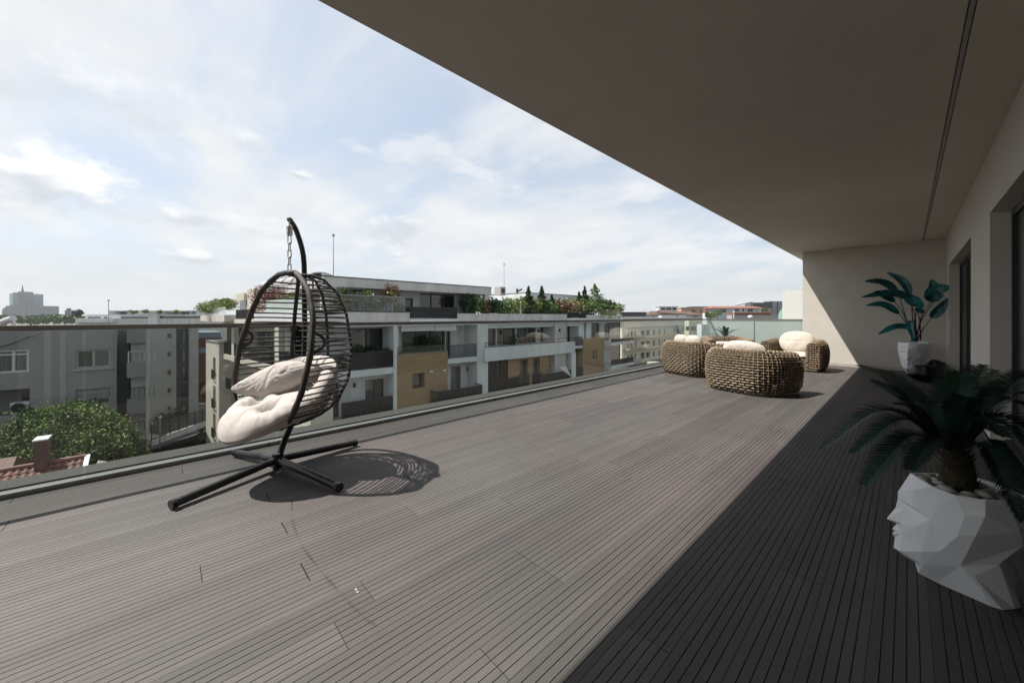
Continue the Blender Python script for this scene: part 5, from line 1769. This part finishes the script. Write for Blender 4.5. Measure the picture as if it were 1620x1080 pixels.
# second block: pale grey with stair-window strip
XC = -60.0
Hf = Fac((XC, 0), (0, 1), (1, 0)); hS, hZ = Hf.S, Hf.Z
cb = thing('stairwell_block', (XC - 4, 2, GZ), 'pale grey block with small square windows and a charcoal stairwell strip', 'apartment building')
zc_ = hx(250, 519, -60).z
s0, s1 = hS(180), hS(314)
sm_ = [(hS(264.5), hS(270.7), hZ(267, v + 8), hZ(267, v)) for v in (527.5, 556.3, 585.3, 613.8, 642)]
Hf.wall(s0, hS(279), -.4, 0, GZ, zc_, sm_, 'wall', GREYL, cb)
for a, b, c, d in sm_:
    Hf.window(a + .01, b - .01, c, d, -.25, cb, GREYL, GLZ, 2, t=.07)
st = [(hS(286.5), hS(295), hZ(290, v + 22), hZ(290, v)) for v in (521.5, 550.5, 579, 607.5, 634)]
Hf.wall(hS(279), hS(298.5), -.5, -.15, hZ(290, 662), zc_ - .01, st, 'stair_strip', GREYD, cb)
for a, b, c, d in st:
    Hf.window(a + .01, b - .01, c, d, -.4, cb, BLKF, GLZM, 1, t=.07, bars=(.3, .65))
Hf.part(hS(279), hS(298.5), -.5, -.15, GZ, hZ(290, 662) - .01, 'wall', GREYL, cb)
Hf.part(hS(298.5) + .01, s1, -.4, 0, GZ, zc_, 'wall', GREYL, cb)
Hf.part(s0, s1, -12, -.6, GZ, zc_ - .02, 'wall', GREYL, cb)
# oxblood block behind
rbk = thing('oxblood_block', (-75, 10, GZ), 'dark red rendered block with a band of blue grey windows between two pale buildings', 'apartment building')
If = Fac((-72, 0), (0, 1), (1, 0))
If.part(If.S(312), If.S(352), -12, 0, GZ, If.Z(320, 535), 'wall', REDB, rbk)
If.part(If.S(314.5), If.S(350), -10, -.4, If.Z(320, 535) + .01, If.Z(320, 526), 'glazed_top', BLUEG, rbk)
If.part(If.S(314.8), If.S(328), .002, .06, If.Z(320, 558), If.Z(320, 550), 'window', BLUEG, rbk)

# street corner: sloping fence on its low wall, lamp, shrubs
f0, f1 = hz_(236, 706, GZ), hz_(331, 671, GZ)
fe = thing('slatted_fence', tuple(f0), 'dark slatted fence on a low concrete wall climbing the side street', 'fence')
dr = (f1 - f0); Lf = dr.length; dr.normalize(); up = Vector((0, 0, 1)); nn = Vector((dr.y, -dr.x, 0))
q = MB(); q.obox(f0 - up * .5, dr * Lf, nn * .25, up * (1.1)); q.build('low_wall', CONC, fe)
for k in range(7):
    q = MB(); q.obox(f0 + up * (.65 + k * .21) + nn * .1, dr * Lf, nn * .04, up * .13); q.build('slat', BLKF, fe)
for k in range(8):
    q = MB(); q.obox(f0 + dr * (Lf * k / 7.2) + up * .6 + nn * .145, dr * .08, nn * .06, up * 1.6); q.build('post', BLKF, fe)
p0 = hz_(253, 712, GZ); d_ = (p0 - Vector((0, 0, CAM_H))); dep = d_.xy.dot(Vector((-math.sin(YAW), math.cos(YAW)))); p1 = hd(253, 661, dep)
la = thing('street_lamp', tuple(p0), 'slim grey street lamp in front of the slatted fence', 'street lamp')
q = MB(); q.tube([p0, Vector((p0.x, p0.y, p1.z))], [.07, .04], 8); q.build('pole', STEEL, la)
q = MB(); q.ellipsoid(Vector((p0.x, p0.y, p1.z + .1)), .28, .18, .10, 8, 5); q.build('lamp_head', WHF, la)
for i, (u, v, w_) in enumerate(((262, 676, 2.6), (281, 668, 3.0), (330, 700, 2.6))):
    b_ = hz_(u, v + 3, GZ); shrub('street_shrub', b_, w_, 2.0, LEAFC, ('low dark shrub left of the stairwell strip, behind the fence', 'dark shrub at the foot of the stairwell strip', 'dark shrub by the street corner')[i], 'shrub', 130 + i, n=420, size=.13)
pav = MB(); pv = [hz_(225, 760, GZ + .02), hz_(340, 760, GZ + .02), hz_(345, 676, GZ + .02), hz_(236, 712, GZ + .02)]
pav.add(pv, [(0, 1, 2, 3)]); o = pav.build('pavement', mat('pale_paving', (.20, .20, .185), .9, .15, .5)); o['kind'] = 'structure'

# big leafy tree bottom left
tc_ = hd(96, 715, 25); base = Vector((tc_.x, tc_.y, GZ))
tr = thing('leafy_tree', tuple(base), 'broad leafy green tree in front of the grey apartment block', 'tree')
q = MB(); q.tube([base, base + Vector((0.1, .1, 3.0)), base + Vector((.2, .0, 5.5))], [.28, .22, .14], 9)
rt = random.Random(9)
CL = []
for u, v, dd, rr in ((20, 700, 24, 1.6), (50, 678, 25, 1.7), (85, 668, 25, 1.6), (108, 664, 25.5, 1.6), (140, 666, 25, 1.5), (165, 680, 25, 1.5), (190, 700, 25, 1.4), (-10, 725, 24, 1.7),
                     (60, 710, 23.5, 1.9), (110, 700, 23.5, 2.0), (150, 710, 23.5, 1.8), (205, 722, 25, 1.2), (30, 740, 24, 1.9), (90, 745, 24, 2.0), (140, 745, 24, 2.0), (180, 745, 25, 1.7), (-30, 700, 26, 1.8), (75, 690, 27, 2.0), (130, 690, 27, 2.0)):
    CL.append((hd(u, v + 3, dd), rr))
for c_, rr in CL:
    q.tube([base + Vector((.2, 0, 4.5)), (base + c_) / 2 + Vector((0, 0, 2.2)), c_], [.11, .07, .03], 5)
q.build('trunk', BARK, tr)
for mi, (m_, fr_) in enumerate(((LEAFA, 620), (LEAFB, 260), (LEAFC, 700))):
    q = MB()
    for i, (c_, rr) in enumerate(CL):
        leaves(q, c_ + Vector((0, 0, (.22, .42, -.2)[mi] * rr)), (rr * .92, rr * .92, rr * .62), fr_, .088, 500 + i + mi * 50)  # yellow-green high, dark green low: sunlit tops and shaded undersides put into leaf colour
        for j in range(4):
            cc = c_ + Vector((rt.uniform(-1, 1), rt.uniform(-1, 1), rt.uniform(-.2, .8))) * rr * .8
            leaves(q, cc, (rr * .30, rr * .30, rr * .34), fr_ // 4, .088, 800 + i * 3 + j + mi * 200)
    q.build('crown', m_, tr)

# tiled roof below
XR = -27.0
rf = thing('tiled_house', (XR, -4, GZ), 'small house with red clay tile roof just below the terrace', 'house')
r0 = hx(-20, 742, XR); r1 = hx(136, 721.5, XR); zr_ = r1.z
yR0, yR1 = -9.0, r1.y
# ridge along y, slopes to +x and -x
rs = 0.42
q = MB()
for sx in (1, -1):
    q.add([(XR, yR0, zr_ - .07), (XR, yR1, zr_ - .07), (XR + sx * 5, yR1, zr_ - .07 - 5 * rs), (XR + sx * 5, yR0, zr_ - .07 - 5 * rs)], [(0, 1, 2, 3)])
q.build('roof_deck', BRNR, rf)
q = MB(); q.prism([(XR - 4.6, GZ), (XR + 4.6, GZ), (XR + 4.6, zr_ - 2.1), (XR, zr_ - .12), (XR - 4.6, zr_ - 2.1)], yR0 + .3, yR1 - .05, 'y'); q.build('wall', GREYR, rf)
q = MB()
q.obox(Vector((XR, yR1 - .02, zr_ - .02)), Vector((5, 0, -5 * rs)), Vector((0, .16, 0)), Vector((0, 0, .10))); q.build('verge', WHF, rf)
q = MB(); q.tube([(XR, yR0, zr_), (XR, yR1, zr_)], .12, 8); q.build('ridge', TILE, rf)
def tile_mesh():
    tw_, tl = .235, .40
    v = []; cols = 6
    for j in range(2):
        for i in range(cols + 1):
            t = i / cols
            zz_ = .045 * math.sin(PI * min(1, t * 1.45)) if t < .69 else -.018 * math.sin(PI * (t - .69) / .31)
            v.append((tl * (1 - j), tw_ * t, zz_ + (.035 if j == 0 else 0)))
    for i in range(cols + 1):
        t = i / cols
        v.append((tl, tw_ * t, -.02))
    n = cols + 1
    f = [(i, i + 1, n + i + 1, n + i) for i in range(cols)] + [(2 * n + i, 2 * n + i + 1, i + 1, i) for i in range(cols)]
    me = bpy.data.meshes.new('roof_tile_mesh'); me.from_pydata(v, [], f); me.materials.append(TILE); me.update(); return me
TM = tile_mesh()
sl = math.atan(rs); cnt = 0
nrow = 8
ncol = int((yR1 - max(yR0, -8.2)) / .225)
for rI in range(nrow):
    for cI in range(ncol):
        if cnt > 285: break
        y_ = yR1 - .24 - cI * .225
        o = bpy.data.objects.new('roof_tile', TM); COL.objects.link(o); o.parent = rf
        x_ = XR + .02 + rI * .34 * math.cos(sl)
        o.location = Vector((x_, y_ + rt.uniform(-.006, .006), zr_ - .045 - (x_ - XR) * rs)) - rf.location
        o.rotation_euler = (0, sl, rt.uniform(-.01, .01)); cnt += 1
ch_ = MB(); p = hx(67, 724, XR); 
chm = thing('chimney', (XR, p.y, zr_), 'brick chimney with flat white cap on the tiled roof', 'chimney')
zc0 = hx(67, 694, XR).z
wch = hx(80, 700, XR).y - hx(55, 700, XR).y
ch_.box(XR - .35, XR + .35, p.y - wch * .42, p.y + wch * .42, zr_ - .5, zc0 - .02); ch_.build('stack', BRICK, chm)
q = MB(); q.box(XR - .42, XR + .42, p.y - wch * .50, p.y + wch * .50, zc0, zc0 + .06); q.build('cap', WHF, chm)
# lower annexe roof left of it
q = MB(); a_ = hx(0, 729, XR - 2.5); q.prism([(XR - 8, a_.z - 2.0), (XR - 3.0, a_.z), (XR + 0.5, a_.z - 1.6)], -14, hx(22, 738, XR - 2.5).y, 'y'); single(q, 'annexe_roof', TILE, (XR - 3, -10, a_.z - 2), 'second lower red tiled roof at the left edge behind the chimney roof', 'roof')
q = MB(); g0 = hx(143, 727, XR + 3); q.prism([(yR1 + .3, zr_ - 1.3), (yR1 + .3, zr_ - .55), (yR1 + 1.9, zr_ - 1.3)], XR - 1, XR + 2.4, 'x'); single(q, 'grey_lean_to', GREYR, (XR, yR1 + .3, zr_ - 1.3), 'grey lean-to gable beside the tiled roof', 'lean-to')

# ---------------------------------------------------------------- far left skyline
def block(name, u0, u1, vt, depth, m, label, cat='building', thick=14.0, zb=GZ, wins=(), wm=None, group=None, roof=None, trim=None):
    if u0 > 900: thick = min(thick, depth * .025)
    """a far block standing square to Y or X; near face fitted between two photo columns"""
    c0, c1 = hd(u0, 501, depth), hd(u1, 501, depth)
    e = (c1 - c0); w_ = e.length; e.normalize(); n = Vector((e.y, -e.x, 0))
    if n.dot(-c0) < 0: n = -n
    f = Fac((c0.x, c0.y), (e.x, e.y), (n.x, n.y))
    zt = hd(u0, vt, depth).z
    t = thing(name, (c0.x, c0.y, zb), label, cat, group)
    f.part(0, w_, -thick, 0, zb, zt, 'wall', m, t)
    if roof: f.part(-.4, w_ + .4, -thick - .4, .5, zt + .01, zt + roof[1], 'roof', roof[0], t)
    for wi in wins:
        a0, a1, b0, b1 = wi[:4]
        s0_, z1_ = f.hit(a0, b0, .05); s1_, z0_ = f.hit(a1, b1, .05)
        f.part(s0_, s1_, .005, .07, z0_, z1_, 'window', wi[4] if len(wi) > 4 else (wm or GLZ), t)
    return t, f, w_, zt
# civic tower complex, about 1.2 km off
DT = 1200
tw_, tf, _, _ = block('civic_tower', 9, 57.5, 483.5, DT, STONEF, 'distant stepped stone tower with slender spire, partly in front of a blue glass tower', 'tower', thick=60,
                     wins=[(u, u + 1.1, 486, 497, GREYD) for u in (17, 19.8, 22.6, 25.4, 28.2, 31, 34, 37, 40, 43, 46, 49)])
for u0, u1, vt in ((1, 9.5, 489.5), (16, 50, 482.2), (13, 55, 484.5), (24, 41, 477), (28, 36.5, 470), (30.4, 34.4, 461), (3.2, 6.2, 486.5)):
    s0, z1 = tf.hit(u0, vt, 2); s1, _ = tf.hit(u1, vt, 2)
    tf.part(s0, s1, -30 + u0 * .1, 2 + (u0 - 16) * .2, GZ, z1, 'stage', STONEF, tw_)
q = MB(); q.tube([tf.w(tf.S(32.4), -5, tf.Z(32, 466)), tf.w(tf.S(32.4), -5, tf.Z(32, 458)), tf.w(tf.S(32.4), -5, tf.Z(32, 449.5))], [4.5, 2.2, .3], 8); q.build('spire', STONEF, tw_)
bt, bf, _, _ = block('glass_tower', 20, 46.6, 464.5, 1350, BLUEG, 'distant blue glass office tower behind the stone spire tower', 'tower', thick=40)
s0, _ = bf.hit(15, 465, 0); s1, _ = bf.hit(20, 465, 0); bf.part(s0, s1 - .1, -30, 0, GZ, bf.Z(17, 464), 'pale_wing', mat('pale_blue_glass', (.35, .45, .5), .3), bt)
s0, _ = bf.hit(17, 462, 0); s1, _ = bf.hit(39, 462, 0); bf.part(s0 + 5, s1, -20, -2, bf.Z(20, 464.5), bf.Z(20, 462.6), 'plant_room', GREYD, bt)
for k in range(12):
    v_ = 467 + k * 2.4
    bf.part(bf.S(20.3), bf.S(46.3), .1, .6, bf.Z(30, v_ + .5), bf.Z(30, v_), 'floor_band', mat('band_grey', (.12, .17, .2), .5), bt)
wt, wf, _, _ = block('roof_turret', 102.5, 109.5, 490.5, 700, STONEF, 'small distant square turret with a dark cap on the tree line', 'turret', thick=8)
wf.part(wf.S(104.5), wf.S(107.5), -5, -1, wf.Z(106, 490.5), wf.Z(106, 487.5), 'cap', GREYD, wt)
def treeline(name, u0, u1, depth, vts, m, label, seed, size=2.2, n=2600, th=18):
    q = MB(); r_ = random.Random(seed)
    k = len(vts)
    for i in range(n):
        t = r_.random(); uu = u0 + (u1 - u0) * t
        a = vts[min(int(t * (k - 1)), k - 2)]; b = vts[min(int(t * (k - 1)) + 1, k - 1)]
        fr = t * (k - 1) - int(t * (k - 1))
        vt = a * (1 - fr) + b * fr + 1.3 * mn.noise(Vector((uu * .35, seed, 0))) + 0.6
        dd = depth + r_.uniform(0, th)
        ztop_ = hd(uu, vt, depth).z
        z = ztop_ - abs(r_.gauss(0, 1)) * (abs(ztop_ - CAM_H) + 4) * .55
        p = hd(uu, 501, dd); p.z = max(z, GZ)
        s_ = size * r_.uniform(.6, 1.3)
        a_ = Vector((r_.uniform(-1, 1), r_.uniform(-1, 1), r_.uniform(0, 1))).normalized(); b_ = a_.orthogonal().normalized(); c_ = a_.cross(b_)
        q.add([p - b_ * s_, p - c_ * s_ * .7, p + b_ * s_, p + c_ * s_ * .7], [(0, 1, 2, 3)])
    o = q.build(name, m); tag(o, label, 'trees', None, 'stuff')
treeline('distant_trees', -30, 140, 420, [497, 498, 499, 499.5, 499, 497, 499, 501], LEAFC, 'dark belt of distant trees below the stone tower', 5, n=15000, size=1.1)
treeline('distant_woods', -30, 150, 380, [503, 500, 500, 502, 501, 498.5, 499, 502], LEAFA, 'greener nearer belt of distant trees', 8, n=9000, size=1.0)
treeline('distant_mounds', 58, 78, 900, [500, 496.5, 500], LEAFC, 'blue green mound of far trees right of the tower', 9, n=500, size=3.2)
shrub('distant_tree', hd(123.5, 505, 300), 7, 9, LEAFC, 'single dark round tree standing on the skyline left of the white block', 'tree', 12, n=900, size=.6)

# pale ribbon-window block 120 m off
lw, lf, lw_w, lzt = block('white_ribbon_block', 119, 348, 503.5, 120, CONC, 'long low pale block with ribbon windows and planted roof on the left skyline', 'apartment building', thick=12)
def up(f, t, u0, u1, vb, vt, o0, o1, m, name):
    s0, z0 = f.hit(u0, vb, o1); s1, _ = f.hit(u1, vb, o1); z1 = f.Z(u0, vt, o1)
    return f.part(s0, s1, o0, o1, z0, z1, name, m, t)
up(lf, lw, 135, 345, 504, 497.6, -9, -.6, CONCW, 'upper_storey')
up(lf, lw, 172, 325, 497.7, 491.2, -8, -2.2, GREYL, 'roof_storey')
up(lf, lw, 234, 249, 513, 493.8, -.5, .5, CONCW, 'lift_shaft')
up(lf, lw, 119, 178, 510, 504.0, -1, 1.0, CONCW, 'low_wing')
for u0, u1, v0, v1 in ((139, 148, 501.5, 506), (150, 152.5, 501, 506), (154, 158, 501.5, 505.5), (164.5, 169, 501.5, 506), (173, 177, 503, 506), (191.5, 204, 501, 506), (205, 216, 501, 506), (217, 233.5, 501, 506),
                       (250, 265, 500, 506), (266, 282, 500, 506), (283, 300, 500, 506), (301, 320, 500, 506), (183, 191, 509.5, 512), (270, 278, 509.5, 512), (300, 313, 509.5, 512)):
    up(lf, lw, u0, u1, v1, v0, -.5, -.52 + .1, GLZ, 'window')
for u0, u1 in ((191, 201), (207, 212), (288, 293), (295, 300), (303, 309)):
    up(lf, lw, u0, u1, 496.4, 493.0, -2.1, -2.05, GREYD, 'window')
for u0, u1 in ((172, 189), (172, 173.4), (181, 182), (250, 290)):
    up(lf, lw, u0, u1, 492.5, 491.6, -2.1, -.8, CONCW, 'pergola_beam')
for i, (u, v, w_) in enumerate(((211, 496.5, 2.6), (230, 496.5, 2.2), (277, 496.5, 2.6), (252, 497, 1.8))):
    b_ = hd(u, v + 1, 118.5); shrub('roof_bush', b_, w_, 1.7, LEAFB, ('largest light green bush on the roof of the pale ribbon block', 'small bush left of the lift shaft on the ribbon block', 'right bush on the roof of the ribbon block', 'low bush right of the lift shaft on the ribbon block')[i], 'bush', 150 + i, n=260, size=.22)
pm = hd(171.8, 514, 118); p2 = hd(171.8, 475, 118)
q = MB(); q.tube([pm, p2], .09, 5); q.ellipsoid(p2, .3, .3, .3, 6, 5); single(q, 'flag_mast', ALU, tuple(pm), 'tall thin mast with a ball top in front of the ribbon block', 'mast')
# white duct end at the left edge
q = MB(); q.tube([hd(-8, 516, 21), hd(8, 508, 21), hd(21, 503.5, 21)], .17, 12); q.tube([hd(21, 503.5, 21), hd(23.5, 514, 21)], .05, 6); q.tube([hd(19, 504, 21), hd(19.8, 514, 21)], .05, 6)
single(q, 'roof_duct', WHF, tuple(hd(20, 516, 21)), 'slanting white pipe end at the left edge above the handrail', 'pipe')

# ---------------------------------------------------------------- right skyline
Yb = Fac((-50, 0), (0, 1), (1, 0)); yS, yZ = Yb.S, Yb.Z
bb = thing('beige_apartment_row', (-55, 120, GZ), 'long beige apartment row with many tall windows, seen through the right end of the glass', 'apartment building')
s0, s1 = yS(984), yS(1119)
zt = yZ(1050, 504)
holes = []
rows = [(522, 529), (538.5, 547), (556, 564.5), (573, 580)]
cols = [(993, 995.8), (998, 1001.5), (1004, 1007), (1014, 1020.5), (1022.5, 1028), (1033, 1036.3), (1042, 1044.6), (1050.5, 1053), (1065.5, 1068), (1071.5, 1074.5), (1083, 1085)]
for ri, (va, vb) in enumerate(rows):
    for a, b in cols:
        um = 1030
        holes.append((yS(a), yS(b), yZ(um, vb + .8), yZ(um, va)))
BEI = mat('beige_render', (.74, .69, .575), .85, .06, .3)
Yb.wall(s0, s1, -.5, 0, GZ - 14, zt, holes, 'wall', BEI, bb)
Yb.part(s0, s1, -12, -.9, GZ, zt - .05, 'wall', GREYD, bb)
for a, b, c, d in holes:
    Yb.window(a, b, c, d, -.35, bb, CREAMR, GLZ, 2, t=.12)
Yb.part(s0, s1, 0, .45, yZ(1030, 516.5), yZ(1030, 514.8), 'cornice', BEI, bb)
Yb.part(s0 - 1, s1 + 1, -12, .6, zt + .01, zt + .35, 'roof_edge', CONC, bb)
for va in (535, 552, 570):
    Yb.part(yS(986), yS(1012), 0, 1.6, yZ(1000, va), yZ(1000, va - 2), 'balcony_slab', CREAMR, bb)
    Yb.railing(yS(986), yS(1012), 1.55, yZ(1000, va - 2), yZ(1000, va - 6), bb, m=WHF, step=.9)
    Yb.part(yS(1012.6), yS(1044), 0, .3, yZ(1030, va - .8), yZ(1030, va - 2), 'string_course', BEI, bb)
block('pale_garden_wall', 1029, 1060, 573.5, 62, CREAMR, 'sunlit cream wall end just above the coping left of the armchairs', 'wall', thick=3)
block('yellow_block', 1090, 1107, 507.5, 75, mat('yellow_render', (.50, .47, .37)), 'pale yellow building end with white framed windows behind the first armchair', 'building', thick=10,
      wins=[(1093, 1101, 516, 523, GLZ), (1085, 1090, 516, 523, GLZ)])
block('white_block', 1110, 1128, 513, 60, CONCW, 'plain white building side behind the glass right of the yellow one', 'building', thick=8)
# rooftops, nearest to farthest
block('slate_penthouse', 984, 1022, 495.0, 190, GREYD, 'low penthouse with dark slate roof at the left of the right hand rooftops', 'building', zb=-11, roof=(SLATE, .5), thick=9)
block('pale_parapet_block', 982, 1028, 500.5, 178, GREYL, 'grey parapet wall below the slate penthouse', 'building', zb=-11, thick=6)
# brown tiled houses: hipped roofs
def hiproof(name, u0, u1, vt, ve, depth, wallm, roofm, label, wins=(), zb=-6, thick=12, inset=.22):
    thick = min(thick, depth * .05)
    c0, c1 = hd(u0, 501, depth), hd(u1, 501, depth)
    e = (c1 - c0); w_ = e.length; e.normalize(); n = Vector((e.y, -e.x, 0))
    if n.dot(-c0) < 0: n = -n
    f = Fac((c0.x, c0.y), (e.x, e.y), (n.x, n.y))
    ze, zt = hd(u0, ve, depth).z, hd(u0, vt, depth + thick * .4).z
    t = thing(name, (c0.x, c0.y, zb), label, 'house')
    f.part(.3, w_ - .3, -thick, 0, zb, ze, 'wall', wallm, t)
    q = MB(); o_ = .6
    A = [f.w(-o_, o_, ze + .02), f.w(w_ + o_, o_, ze + .02), f.w(w_ + o_, -thick - o_, ze + .02), f.w(-o_, -thick - o_, ze + .02), f.w(w_ * inset, -thick / 2, zt), f.w(w_ * (1 - inset), -thick / 2, zt)]
    q.add(A, [(0, 1, 5, 4), (1, 2, 5), (2, 3, 4, 5), (3, 0, 4), (0, 3, 2, 1)])
    q.build('roof', roofm, t)
    for a0, a1, b0, b1 in wins:
        sa_, z1_ = f.hit(a0, b0, .05); sb2, z0_ = f.hit(a1, b1, .05)
        f.part(sa_, sb2, .005, .07, z0_, z1_, 'window', GLZ, t)
    return t
hiproof('brown_roof_house', 1028, 1058, 492.0, 498.0, 200, CONC, BRNR, 'house with brown tiled hip roof left of the white gabled house', wins=((1031, 1035, 500.5, 505), (1040, 1044, 501, 505)))
t_, f_, w__, z__ = block('white_gable_house', 1047, 1085, 497.0, 176, mat('bright_render', (.60, .60, .585), .85, .04, .8), 'bright white low house with a sloping brown roof and one small dark vent', 'house', zb=-11, thick=14, wins=((1070, 1073.5, 499.3, 500.8, GREYD),))
q = MB(); q.add([f_.w(-.5, .6, z__ + .75), f_.w(w__ + .5, .6, z__ + .15), f_.w(w__ + .5, -4.5, z__ + .7), f_.w(-.5, -4.5, z__ + 2.1), f_.w(-.5, .6, z__ + .01), f_.w(w__ + .5, .6, z__ + .01), f_.w(w__ + .5, -4.5, z__ + .01), f_.w(-.5, -4.5, z__ + .01)],
                 [(0, 1, 2, 3), (7, 6, 5, 4), (0, 4, 5, 1), (1, 5, 6, 2), (2, 6, 7, 3), (3, 7, 4, 0)]); q.build('roof', BRNR, t_)
hiproof('long_brown_roof', 1060, 1108, 492.5, 498, 215, GREYL, BRNR, 'long brown roofed house right of the white gabled house', wins=((1097, 1103, 499.5, 504),))
block('white_top_storey', 1043, 1072, 485.5, 260, CONCW, 'flat roofed white storey with square openings above the brown roofs', 'building', zb=-6, thick=10, wins=((1046, 1052, 486.8, 490), (1054, 1062, 486.8, 490), (1064, 1070, 486.5, 490)), roof=(CONC, .4))
block('salmon_block', 1078, 1121, 486.8, 240, PINKR, 'salmon pink flat block behind the brown roofs', 'building', zb=-6, thick=12, wins=((1094, 1100, 490, 494), (1107.5, 1110, 490, 495)), roof=(CONC, .3))
block('roof_greenhouse', 1093, 1122, 484.8, 255, SLATE, 'dark glazed roof structure on top of the salmon block', 'building', zb=2, thick=8)
block('red_roof_terrace', 1120, 1131, 489, 105, REDR, 'low brick red storey between the salmon and white buildings', 'building', zb=-6, thick=12)
block('white_wing', 1119, 1205, 495.2, 95, CONCW, 'white rendered terrace wall in front of the red roofed building', 'building', zb=-6, thick=6)
hiproof('red_roof_building', 1130, 1204, 484.2, 487.6, 100, CONC, REDR, 'wide building with flat brick red roof and a row of dark windows', wins=((1139, 1149, 489, 494), (1163, 1169, 488.3, 492.3), (1174.5, 1177.5, 488.3, 492.3), (1183, 1191, 488, 493)), thick=10, inset=.03)
block('tan_block', 1203, 1221, 487.5, 104, mat('tan_render', (.33, .28, .19)), 'tan block at the right end of the red roofed building', 'building', zb=-6, thick=8, wins=((1206, 1209, 488.5, 492), (1211, 1214, 488.5, 492)))
block('red_eave_wing', 1160, 1219, 494.5, 90, REDR, 'lower wing with a long brick red eave', 'building', zb=-6, thick=5)
block('grey_roof_strip', 1158, 1240, 498.5, 60, GREYL, 'flat grey roof just behind the frosted screen', 'building', zb=-3, thick=14)
dg, df, _, _ = block('dark_office_block', 1218, 1240, 476.5, 260, mat('dark_blue_cladding', (.035, .045, .065), .4), 'dark blue office block with white floor bands beside the white stair tower', 'office block', thick=25, wins=[(1222, 1229, 478 + 3.1 * k, 479.2 + 3.1 * k, WHF) for k in range(7)] + [(1231, 1237, 478 + 3.1 * k, 479.2 + 3.1 * k, WHF) for k in range(7)])
block('grey_office_block', 1188, 1218, 478.5, 255, GREYD, 'grey far office block left of the dark blue one', 'office block', thick=25)
q = MB()
pa, pb = hd(1163, 482.8, 200), hd(1190, 476.8, 200)
q.tube([pa, pb], .35, 6)
for k in range(8):
    m_ = pa.lerp(pb, k / 7); q.tube([m_, Vector((m_.x, m_.y, m_.z - 3.2))], .12, 4)
single(q, 'roof_truss', WHF, tuple(pa), 'thin white slanting roof truss against the sky left of the grey offices', 'roof truss')
q = MB(); q.ellipsoid(hd(1187, 501, 26) - Vector((0, 0, .02)), .17, .17, .14, 10, 6); single(q, 'roof_dome', WHF, tuple(hd(1187, 501, 26)), 'small white domed roof cowl above the frosted screen', 'cowl')
q = MB(); pz = hd(1161, 505, 30); q.tube([pz, hd(1161, 494, 30)], .04, 6); q.ellipsoid(hd(1161, 493.6, 30), .07, .07, .09, 8, 5); single(q, 'roof_post', WHF, tuple(pz), 'thin white post with round top above the frosted screen', 'post')
st_ = MB(); a_, b_ = hy(1237.5, 462, 15.5), hy(1275, 462, 15.5)
st = thing('stair_tower', (a_.x, 15.5, 0), 'plain white box tower rising behind the frosted screen beside the end wall', 'tower')
st_.box(a_.x, b_.x + .3, 15.5, 18.5, -8, a_.z); st_.build('wall', mat('bright_render', (.60, .60, .585), .85, .04, .8), st)
st_ = MB(); st_.box(a_.x + .12, b_.x + .3, 15.53, 18.5, a_.z + .003, a_.z + .10); st_.build('cap', WHF, st)
q = MB(); t0, t1 = hy(1230.5, 504, 17), hy(1237, 488, 17)
q.prism([(t0.x, t0.z - 1), (t0.x + .02, t0.z + .2), (t1.x, t1.z), (t1.x + .3, t1.z), (t1.x + .3, t0.z - 1)], 17, 17.4, 'y'); single(q, 'teal_panel', TEALG, (t0.x, 17, t0.z - 1), 'pale teal glass panel at the foot of the white box tower', 'panel')
for i, (u, v, w_) in enumerate(((1126, 502, 1.5), (1135, 501, 1.8), (1118, 503, 1.1))):
    b_ = hd(u, v + 5, 78); shrub('roof_bush', b_, w_, 2.4, LEAFA if i else LEAFB, ('bright bush below the salmon block', 'round green bush right of the long brown roof', 'small bush at the end of the long brown roof')[i], 'bush', 170 + i, n=420, size=.12)

# the summer air over the city
hzb = MB(); hzb.box(-3650, 3650, -3650, 3650, -14, 125)
hzo = hzb.build('haze', None) if False else None
me = bpy.data.meshes.new('haze'); me.from_pydata([tuple(v) for v in hzb.v], [], hzb.f)
hm = bpy.data.materials.new('haze_air'); hm.use_nodes = True; ht = hm.node_tree; ht.nodes.clear()
ho = ht.nodes.new('ShaderNodeOutputMaterial'); pv_ = ht.nodes.new('ShaderNodeVolumePrincipled')
pv_.inputs['Density'].default_value = 0.00009
pv_.inputs['Color'].default_value = (0.90, 0.94, 1.0, 1)
pv_.inputs['Anisotropy'].default_value = 0.2
ht.links.new(pv_.outputs[0], ho.inputs['Volume'])
me.materials.append(hm); hz_o = bpy.data.objects.new('haze', me); COL.objects.link(hz_o); hz_o['kind'] = 'stuff'

# keep the bookkeeping key out of the finished scene
for o in list(bpy.data.objects):
    if '_w' in o: del o['_w']
